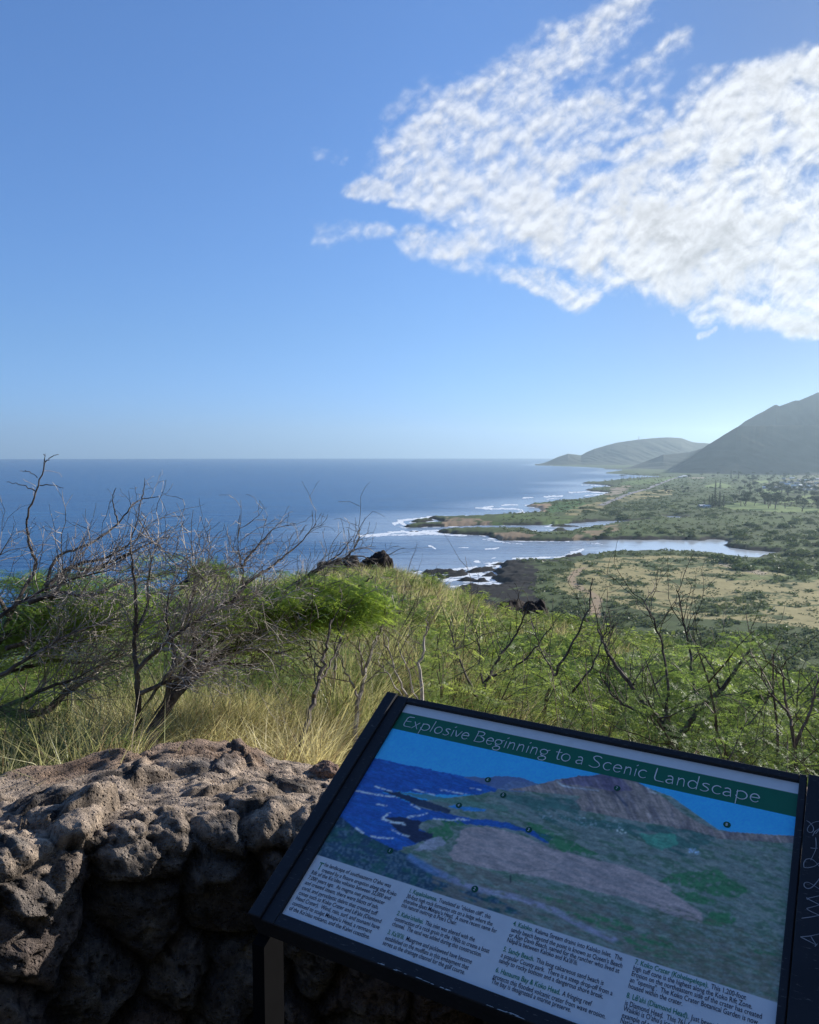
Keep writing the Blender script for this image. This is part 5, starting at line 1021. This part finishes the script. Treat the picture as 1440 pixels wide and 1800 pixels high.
# black lava outcrops on the brow
mb_=mat('black_lava'); m2,t,o=mb_; c=t.new('ShaderNodeTexCoord'); n_=t.noise(c.outputs['Object'],14,6,.7); pbsdf(t,o,t.mix(1.0,attr(t,'Col'),t.mix(n_,(.5,.5,.5),(1.5,1.45,1.4)),'MULTIPLY'),.9,.2,bump(t,n_,.9,.03))
def outcrop(px,py,d,w,h,seed,label,grp=None):
    p=P3(px,py,d); x,y=p[0],p[1]; z=slope(x,y); k=d/FPX; top=p[2]; hh=max(top-z,.3)+.35
    tag(rock('lava_boulder',(x,y,top-hh/2),(w*k,w*k*.8,hh),seed,m2,(.030,.025,.024),30,seed*1.3,.42),label,'boulder',grp)
for px,py,d,w,h,s_,lb_ in ((372,996,22,90,20,31,'black lava boulder seen between the two windswept trees'),(585,982,26.5,78,20,33,'leftmost black boulder of the outcrop on the brow above the sea'),(618,986,27,66,20,34,'low middle black boulder of the outcrop on the brow above the sea'),(650,984,27.4,56,16,35,'black boulder just left of the topmost one on the brow outcrop'),(672,976,27.6,46,20,36,'topmost right black boulder of the outcrop on the brow above the sea'),
    (893,1060,22,84,22,37,'dark boulder at the brow below the black lava shore'),(940,1064,21,80,22,38,'dark boulder in the grass on the brow, right neighbour of the lava-shore one'),(1012,1078,18.5,60,20,39,'dark boulder at the lower end of the dirt track')):
    outcrop(px,py,d,w,h,s_,lb_)
# ---------------------------------------------------------------- plain and shore: scrub, trees, houses, cars
M_FAR=leaf_mat('scrub_foliage',(.070,.098,.042),(.034,.048,.016),.4,.25); M_MAN=leaf_mat('mangrove_foliage',(.060,.092,.030),(.035,.055,.015),.35,.3); M_IRON=leaf_mat('ironwood_foliage',(.030,.045,.020),(.014,.022,.008),.35,.2)
def gz(x,y): return float(ground(np.array([x]),np.array([y]))[0][0])
def G(px,py):
    z=4.0
    for _ in range(3): p=gpt(px,py,z); z=max(gz(p[0],p[1]),0.0)
    return p[0],p[1],z
def clump(rng,n,dim,q,shell=.55,base=-.5,cone=0.0):
    """leaf clumps spread through a crown: small tilted quads"""
    V=np.zeros((n,4,3)); u=rng.normal(size=(n,3)); u/=np.linalg.norm(u,axis=1)[:,None]; r=(shell+(1-shell)*rng.random(n))[:,None]
    lump=.78+.5*fbm(u[:,0]*2+rng.random()*9,u[:,1]*2,u[:,2]*2,seed=int(rng.integers(1e6)),oct=3)[:,None]
    c=u*r*lump; c[:,2]=np.maximum(c[:,2],base)
    if cone: c[:,:2]*=np.clip(1.1-cone*(c[:,2:]+.5),.08,2)
    c=c*np.array(dim)/2
    a=rng.normal(size=(n,3)); a/=np.linalg.norm(a,axis=1)[:,None]; b=np.cross(a,u+rng.normal(size=(n,3))*.5); b/=np.linalg.norm(b,axis=1)[:,None]
    s=q*rng.uniform(.5,1.3,n)[:,None]
    V[:,0]=c-a*s; V[:,1]=c-b*s*.7; V[:,2]=c+a*s; V[:,3]=c+b*s*.7
    return V.reshape(-1,3)
def quads(n): return np.arange(n*4).reshape(n,4)
rf=np.random.default_rng(55)
bushP=[]
for i in range(6):
    V=clump(rf,420,(1,1,.62),.075,.6,-.55); V[:,2]+=.24; bushP.append(link('bush',mesh('bush',V,quads(420)),M_MAN if i%2 else M_FAR))
usedf=set()
def put_far(proto,x,y,z,rz,sx,sz):
    if proto.name in usedf: return place_copy(proto,(x,y,z),rz,sx,sz)
    usedf.add(proto.name); proto.location=(x,y,z); proto.rotation_euler=(0,0,rz); proto.scale=(sx,sx,sz); return proto
rp=random.Random(8)
def scatter(poly,n,w0,w1,label,grp,hr=.9,mind=.7):
    xs=[p[0] for p in poly]; ys=[p[1] for p in poly]; out=[]; t=0
    while len(out)<n and t<n*60:
        t+=1; px=rp.uniform(min(xs),max(xs)); py=rp.uniform(min(ys),max(ys))
        if not bool(inpoly(np.array([px]),np.array([py]),poly)[0]): continue
        x,y,z=G(px,py); w_=rp.uniform(w0,w1)
        if z<.6 or any((x-a)**2+(y-b)**2<(mind*(w_+c)/2)**2 for a,b,c in out): continue
        out.append((x,y,w_)); o=put_far(rp.choice(bushP),x,y,z-.1*w_,rp.uniform(0,6.28),w_,w_*hr*rp.uniform(.8,1.2)); tag(o,label,'bush',grp)
    return len(out)
n1=scatter([(1290,925),(1440,912),(1500,930),(1500,1012),(1400,1010),(1350,1004),(1385,985),(1385,968),(1300,955),(1285,940)],62,9,17,'rounded green mangrove bush on the flats at the inner end of the inlet','mangroves at the inner inlet',.75)
n2=scatter([(1060,930),(1250,925),(1290,948),(1150,946),(1040,946)],34,5,10,'green bush on the low strip of land between the two inlets','bushes between the inlets',.7)
n3=scatter([(1020,893),(1120,884),(1250,896),(1290,915),(1190,904),(1120,911),(1030,905)],46,10,20,'broad dark green bush on the flats beyond the narrow channel','bushes beyond the channel',.5)
n4=scatter([(1120,868),(1230,846),(1300,870),(1270,900),(1440,908),(1440,918),(1250,900),(1120,882)],46,10,22,'low dark bush on the green flats near the golf course','bushes near the golf course',.45)
for px,py,w_,h_,lb_ in ((1278,988,26,13,'largest rounded green mangrove at the corner of the inlet by the dry plain'),(1306,1001,22,11,'second large rounded bush right of the largest mangrove by the plain'),(1226,977,9,6,'small round bush on the near bank of the inlet, left of the largest mangrove'),(1210,976,6,4,'smallest round bush at the left end of the mangroves on the near bank'),(1258,980,15,8,'mid-sized bush tucked against the left side of the largest mangrove'),(1176,974,4,3,'single little bush on the near bank of the inlet'),(1092,974,4,3,'single dark tuft on the far left of the near inlet bank'),(1346,991,20,10,'large bush right of the inlet tip beside the bright meadow'),(1375,1004,18,8,'low bush on the bright meadow below the inlet tip')):
    x,y,z=G(px,py); o=put_far(bushP[1 if w_>10 else 0],x,y,z-1,rp.uniform(0,6.28),w_,h_); tag(o,lb_,'bush')
# low scrub, uncountable, over plain and points
cand=np.where((~nearmask.ravel())&(tsd.ravel()>9)&(tpx.ravel()>880)&(tpx.ravel()<2500)&(tpy.ravel()<1200)&(tpy.ravel()>838)&(tc_.reshape(-1,3)[:,0]<.13)&(tc_.reshape(-1,3)[:,0]>.03))[0]
dcl=fbm(tx.ravel()[cand]/18,ty.ravel()[cand]/18,seed=151); cand=cand[dcl>.42]
pick=rf.choice(cand,min(9500,len(cand)),replace=False); sp=np.stack([tx.ravel()[pick],ty.ravel()[pick],tz.ravel()[pick]],1)
c2=np.where((~nearmask.ravel())&(tpx.ravel()>960)&(tpx.ravel()<1700)&(tpy.ravel()<1120)&(tpy.ravel()>974)&(tc_.reshape(-1,3)[:,0]>.2))[0]
c2=c2[fbm(tx.ravel()[c2]/11,ty.ravel()[c2]/11,seed=152)>.52]; pk2=rf.choice(c2,min(1300,len(c2)),replace=False); sp=np.concatenate([sp,np.stack([tx.ravel()[pk2],ty.ravel()[pk2],tz.ravel()[pk2]],1)]); aj=np.where(np.abs(np.arctan2(sp[:,0],sp[:,1]))>.52,R(.3),R(.05))*rf.uniform(-1,1,len(sp)); sp[:,0],sp[:,1]=sp[:,0]*np.cos(aj)-sp[:,1]*np.sin(aj),sp[:,0]*np.sin(aj)+sp[:,1]*np.cos(aj); k_=np.where(np.abs(aj)>R(.06),rf.uniform(.97,1.03,len(sp)),1); sp[:,0]*=k_; sp[:,1]*=k_; sp[:,2]=ground(sp[:,0],sp[:,1])[0]
Vs=[]; NQ=16
big=np.concatenate([np.ones(len(pick)),np.zeros(len(pk2))])
for i in range(len(sp)):
    d_=math.hypot(sp[i,0],sp[i,1]); w_=(rf.uniform(1.2,3.6) if big[i] else rf.uniform(.6,1.4))*(1+d_/1800); V=clump(rf,NQ,(w_,w_,w_*.62),.2*w_,.45,-.4) if i<40 else base_cl[i%40]*w_/base_w[i%40]
    if i<40:
        if i==0: base_cl=[];base_w=[]
        base_cl.append(V); base_w.append(w_)
    a=rf.uniform(0,6.28); c0,s0=math.cos(a),math.sin(a); V=V.copy(); V[:,:2]=V[:,:2]@np.array([[c0,s0],[-s0,c0]]); Vs.append(V+sp[i]+np.array([0,0,w_*.16]))
tag(link('scrub',mesh('scrub',np.concatenate(Vs),quads(len(sp)*NQ)),M_FAR),'low dark green scrub covering the plain','scrub',kind='stuff')
# trees with trunk and crown
mtr=simple('tree_bark',(.10,.08,.065),.9,.3,2)
def tree_proto(i):
    r=random.Random(400+i); root=empty('tree'); tk=MB(); h=1.0
    pts,_=wander(r,(0,0,-.05),(r.uniform(-.15,.15),r.uniform(-.15,.15),1),.55,4,.08); tk.tube(pts,[.035,.03,.026,.022,.018],6)
    for k in range(4):
        a=k*1.57+r.uniform(-.4,.4); p2,_=wander(r,pts[2+k%3],(math.cos(a),math.sin(a),.9),.35,3,.1); tk.tube(p2,[.016,.012,.009,.005],4)
    tk.build('trunk',mtr,root); V=[]
    for k in range(5):
        c=np.array([r.uniform(-.24,.24),r.uniform(-.24,.24),r.uniform(.55,.86)]); s=r.uniform(.34,.52); V.append(clump(rf,110,(s,s,s*.62),.04,.4)+c)
    link('crown',mesh('crown',np.concatenate(V),quads(550)),M_IRON,root); return root
treeP=[tree_proto(i) for i in range(5)]
def trees(poly,n,h0,h1,label,grp,md=.45):
    xs=[p[0] for p in poly]; ys=[p[1] for p in poly]; out=[]; t=0
    while len(out)<n and t<n*60:
        t+=1; px=rp.uniform(min(xs),max(xs)); py=rp.uniform(min(ys),max(ys))
        if not bool(inpoly(np.array([px]),np.array([py]),poly)[0]): continue
        x,y,z=G(px,py); h=rp.uniform(h0,h1)
        if any((x-a)**2+(y-b)**2<(md*h)**2 for a,b in out): continue
        out.append((x,y)); o=put_far(rp.choice(treeP),x,y,z,rp.uniform(0,6.28),h*rp.uniform(1.0,1.4),h); tag(o,label,'tree',grp)
trees([(1286,883),(1330,880),(1440,889),(1500,893),(1500,902),(1400,899),(1330,892),(1288,889)],34,15,25,'tall dark tree in the row along the bright golf fairway','trees along the golf fairway')
trees([(1285,868),(1335,860),(1440,866),(1500,870),(1500,884),(1380,880),(1300,876)],34,14,22,'dark tree among the grove behind the golf fairway','grove behind the fairway')
trees([(1285,850),(1340,842),(1400,838),(1500,838),(1500,860),(1380,858),(1300,862)],44,13,20,'dark tree among the distant houses below the crater','trees among the distant houses')
trees([(1190,838),(1290,835),(1440,832),(1500,832),(1500,837),(1330,842),(1200,843)],30,12,20,'far dark tree on the plain at the foot of the crater','trees at the foot of the crater')
trees([(1160,862),(1230,856),(1240,868),(1170,872)],8,9,14,'dark tree standing alone on the scrub flats left of the conifers','trees on the scrub flats')
# conifers
def conifer():
    root=empty('conifer'); tk=MB(); tk.tube([(0,0,-.03),(0,0,.5),(0,0,1.0)],[.02,.014,.003],6); tk.build('trunk',mtr,root); V=[]
    for k in range(13):
        z=.10+.86*k/12; w_=.34*(1-.86*k/12); V.append(clump(rf,46,(w_,w_,.07),.030*(1.15-.6*k/12),.3)+np.array([0,0,z]))
    link('crown',mesh('crown',np.concatenate(V),quads(46*13)),M_IRON,root); return root
conP=conifer()
for px,py,h,w_,lb_ in ((1238,890,15,1.3,'shortest conifer at the left end of the dark conifer group'),(1247,891,21,1.2,'conifer second from the left in the dark group'),(1257,891,33,1.25,'tallest dark conifer in the group left of the golf fairway'),(1265,891,29,1.1,'conifer right of the tallest one in the dark group'),(1272,891,23,1.2,'conifer at the right end of the dark group'),(1252,892,24,1.3,'conifer just left of the tallest one in the dark group'),(1258,861,26,.9,'left one of two slim conifers on the far bright green'),(1266,860,26,.9,'right one of two slim conifers on the far bright green'),(1285,842,30,.9,'slim far conifer on the left below the crater slope'),(1298,842,30,.9,'slim far conifer on the right below the crater slope')):
    x,y,z=G(px,py); o=put_far(conP,x,y,z,rp.uniform(0,6),h*w_,h); tag(o,lb_,'conifer')
# palms by the far beach
def palm():
    root=empty('palm_tree'); tk=MB(); tk.tube([(0,0,-.03),(.03,0,.4),(.05,.02,.85)],[.03,.022,.018],6); tk.build('trunk',mtr,root); f=MB()
    for k in range(16):
        a=k/16*6.283; c0,s0=math.cos(a),math.sin(a); w_=np.array([-s0,c0,0])*.035; P_=[np.array([.05+c0*r,.02+s0*r,.86+dz]) for r,dz in((0,0),(.16,.08),(.30,.02),(.38,-.12))]
        V=[];[V.extend((p-w_*q,p+w_*q)) for p,q in zip(P_,(.4,1,1,.2))]; f.add(np.array(V),[(0,1,3,2),(2,3,5,4),(4,5,7,6)])
    f.build('fronds',M_IRON,root); return root
plP=palm()
for i,(px,py) in enumerate(((1092,843.5),(1096,843),(1101,842.8),(1108,842.6),(1114,842.3),(1120,842),(1124,842),(1132,843),(1150,842.5),(1156,842))):
    x,y,z=G(px,py); o=put_far(plP,x,y,z,rp.uniform(0,6),22*rp.uniform(.9,1.2),19*rp.uniform(.8,1.2)); tag(o,'tiny dark palm on the grassy point beside the far beach','palm','palms by the far beach')
# houses
mwl=simple('pale_wall',(.45,.44,.42),.8,.15,.3); mrf=simple('grey_roof',(.34,.32,.31),.8,.25,.3); mwr=simple('white_roof',(.75,.75,.73),.7,.1,.3); mgl=simple('window_glass',(.05,.06,.07),.2,.2)
def house(wr):
    root=empty('house'); a=MB(); a.box((0,0,1.7),(12,8,3.6)); a.add([(-6,-4,3.5),(-6,4,3.5),(-6,0,5.4)],[(0,2,1)]); a.add([(6,-4,3.5),(6,4,3.5),(6,0,5.4)],[(0,1,2)]); a.build('wall',mwl,root)
    b=MB(); b.add([(-6.6,-4.9,3.15),(6.6,-4.9,3.15),(6.6,0,5.6),(-6.6,0,5.6),(-6.6,4.9,3.15),(6.6,4.9,3.15),(-6.6,-4.9,3.4),(6.6,-4.9,3.4),(6.6,0,5.85),(-6.6,0,5.85),(-6.6,4.9,3.4),(6.6,4.9,3.4)],[(3,2,1,0),(4,5,2,3),(6,7,8,9),(9,8,11,10),(0,1,7,6),(5,4,10,11),(1,2,8,7),(2,5,11,8),(4,3,9,10),(3,0,6,9)]); b.build('roof',mwr if wr else mrf,root)
    for x in(-3.6,0.2,3.8):
        w_=MB(); w_.box((x,-4.02,1.9),(1.6,.1,1.3)); w_.build('window',mgl,root)
    return root
hP=[house(0),house(1)]
hs=[(1376,850),(1384,853),(1390,849),(1395,856),(1401,851),(1407,855),(1412,850),(1418,857),(1424,852),(1430,856),(1436,851),(1398,861),(1410,863),(1422,862),(1434,862),(1388,860),(1405,845),(1415,846),(1426,845),(1437,844),(1355,855),(1364,858),(1372,862),(1346,859),(1378,843),(1392,842)]
for i,(px,py) in enumerate(hs):
    x,y,z=G(px,py); o=put_far(hP[i%2],x,y,z,rp.uniform(-.7,.7),rp.uniform(.9,1.4),1.1); tag(o,'tiny pale house among dark trees below the crater','house','distant houses')
for px,py,s_,lb_ in ((1203,839,1.6,'long white building near the road end at the foot of the hills'),(1196,840,1.3,'small white building left of the long white one by the road'),(1234,891,.9,'pale-roofed building among bushes left of the conifers'),(1243,892,1.0,'small pale-roofed hut at the foot of the conifers')):
    x,y,z=G(px,py); o=put_far(hP[1],x,y,z,.2,s_,s_*.8); tag(o,lb_,'building')
# vehicles along the coast road
mcw=simple('car_paint',(.75,.75,.75),.35,.05,1,.5); mcd=simple('dark_car_paint',(.10,.11,.13),.35,.1,1,.5); mty=simple('tyre',(.02,.02,.02),.8,.1)
def car(pm):
    root=empty('car'); b=MB(); b.box((0,0,.62),(1.8,4.5,.62),taper=.97); b.box((0,-.2,1.18),(1.6,2.5,.56),taper=.82); b.build('body',pm,root)
    w_=MB(); w_.box((0,-.2,1.19),(1.63,2.2,.34),taper=.9); w_.build('window',mgl,root)
    for sx in(-.85,.85):
        for sy in(-1.4,1.4):
            t=MB(); t.tube([(sx-.1,sy,.32),(sx+.1,sy,.32)],.33,10); t.build('wheel',mty,root)
    return root
cP=[car(mcw),car(mcd)]
CARS=[(.235,0,1.9,'large white van, nearest vehicle on the coast road'),(.40,0,1.25,'white car next behind the nearest van on the coast road')]
n_r=len(roadC)
for t_,k,s_,lb_ in CARS:
    i=int(t_*n_r); c=roadC[i]; T=roadT[i]; z=gz(c[0],c[1])+.75; o=put_far(cP[k],c[0]+T[1]*-2.5,c[1]+T[0]*2.5,z,math.atan2(-T[0],T[1]),s_,s_); tag(o,lb_,'van' if s_>1.5 else 'car')
for j,t_ in enumerate((.44,.47,.50,.53,.555,.58,.61,.65,.70)):
    i=int(t_*n_r); c=roadC[i]; T=roadT[i]; s_=(-1)**j*2.6; x,y=c[0]-T[1]*s_,c[1]+T[0]*s_; o=put_far(cP[1 if j%3==1 else 0],x,y,gz(x,y)+.75,math.atan2(-T[0],T[1]),1.2,1.2); tag(o,'tiny distant car in the line of cars on the coast road','car','line of cars on the coast road')
# mast on the headland
mm=simple('mast_steel',(.3,.3,.31),.5,.1,1); a=MB()
for sx,sy in((-1,-1),(1,-1),(1,1),(-1,1)): a.tube([(sx*3.4,sy*3.4,-6),(sx*.8,sy*.8,36)],[.9,.5],5)
for z_ in range(0,36,6):
    w_=3.4-2.6*z_/36
    for k in range(4):
        A=[(-w_,-w_),(w_,-w_),(w_,w_),(-w_,w_)][k]; B=[(w_,-w_),(w_,w_),(-w_,w_),(-w_,-w_)][k]; a.tube([(A[0],A[1],z_),(B[0]*.93,B[1]*.93,z_+5)],.4,4)
p=dpt(1123,773.5,7230); o=a.build('radio_mast',mm); o.location=tuple(p); tag(o,'thin lattice mast on top of the far headland','mast')
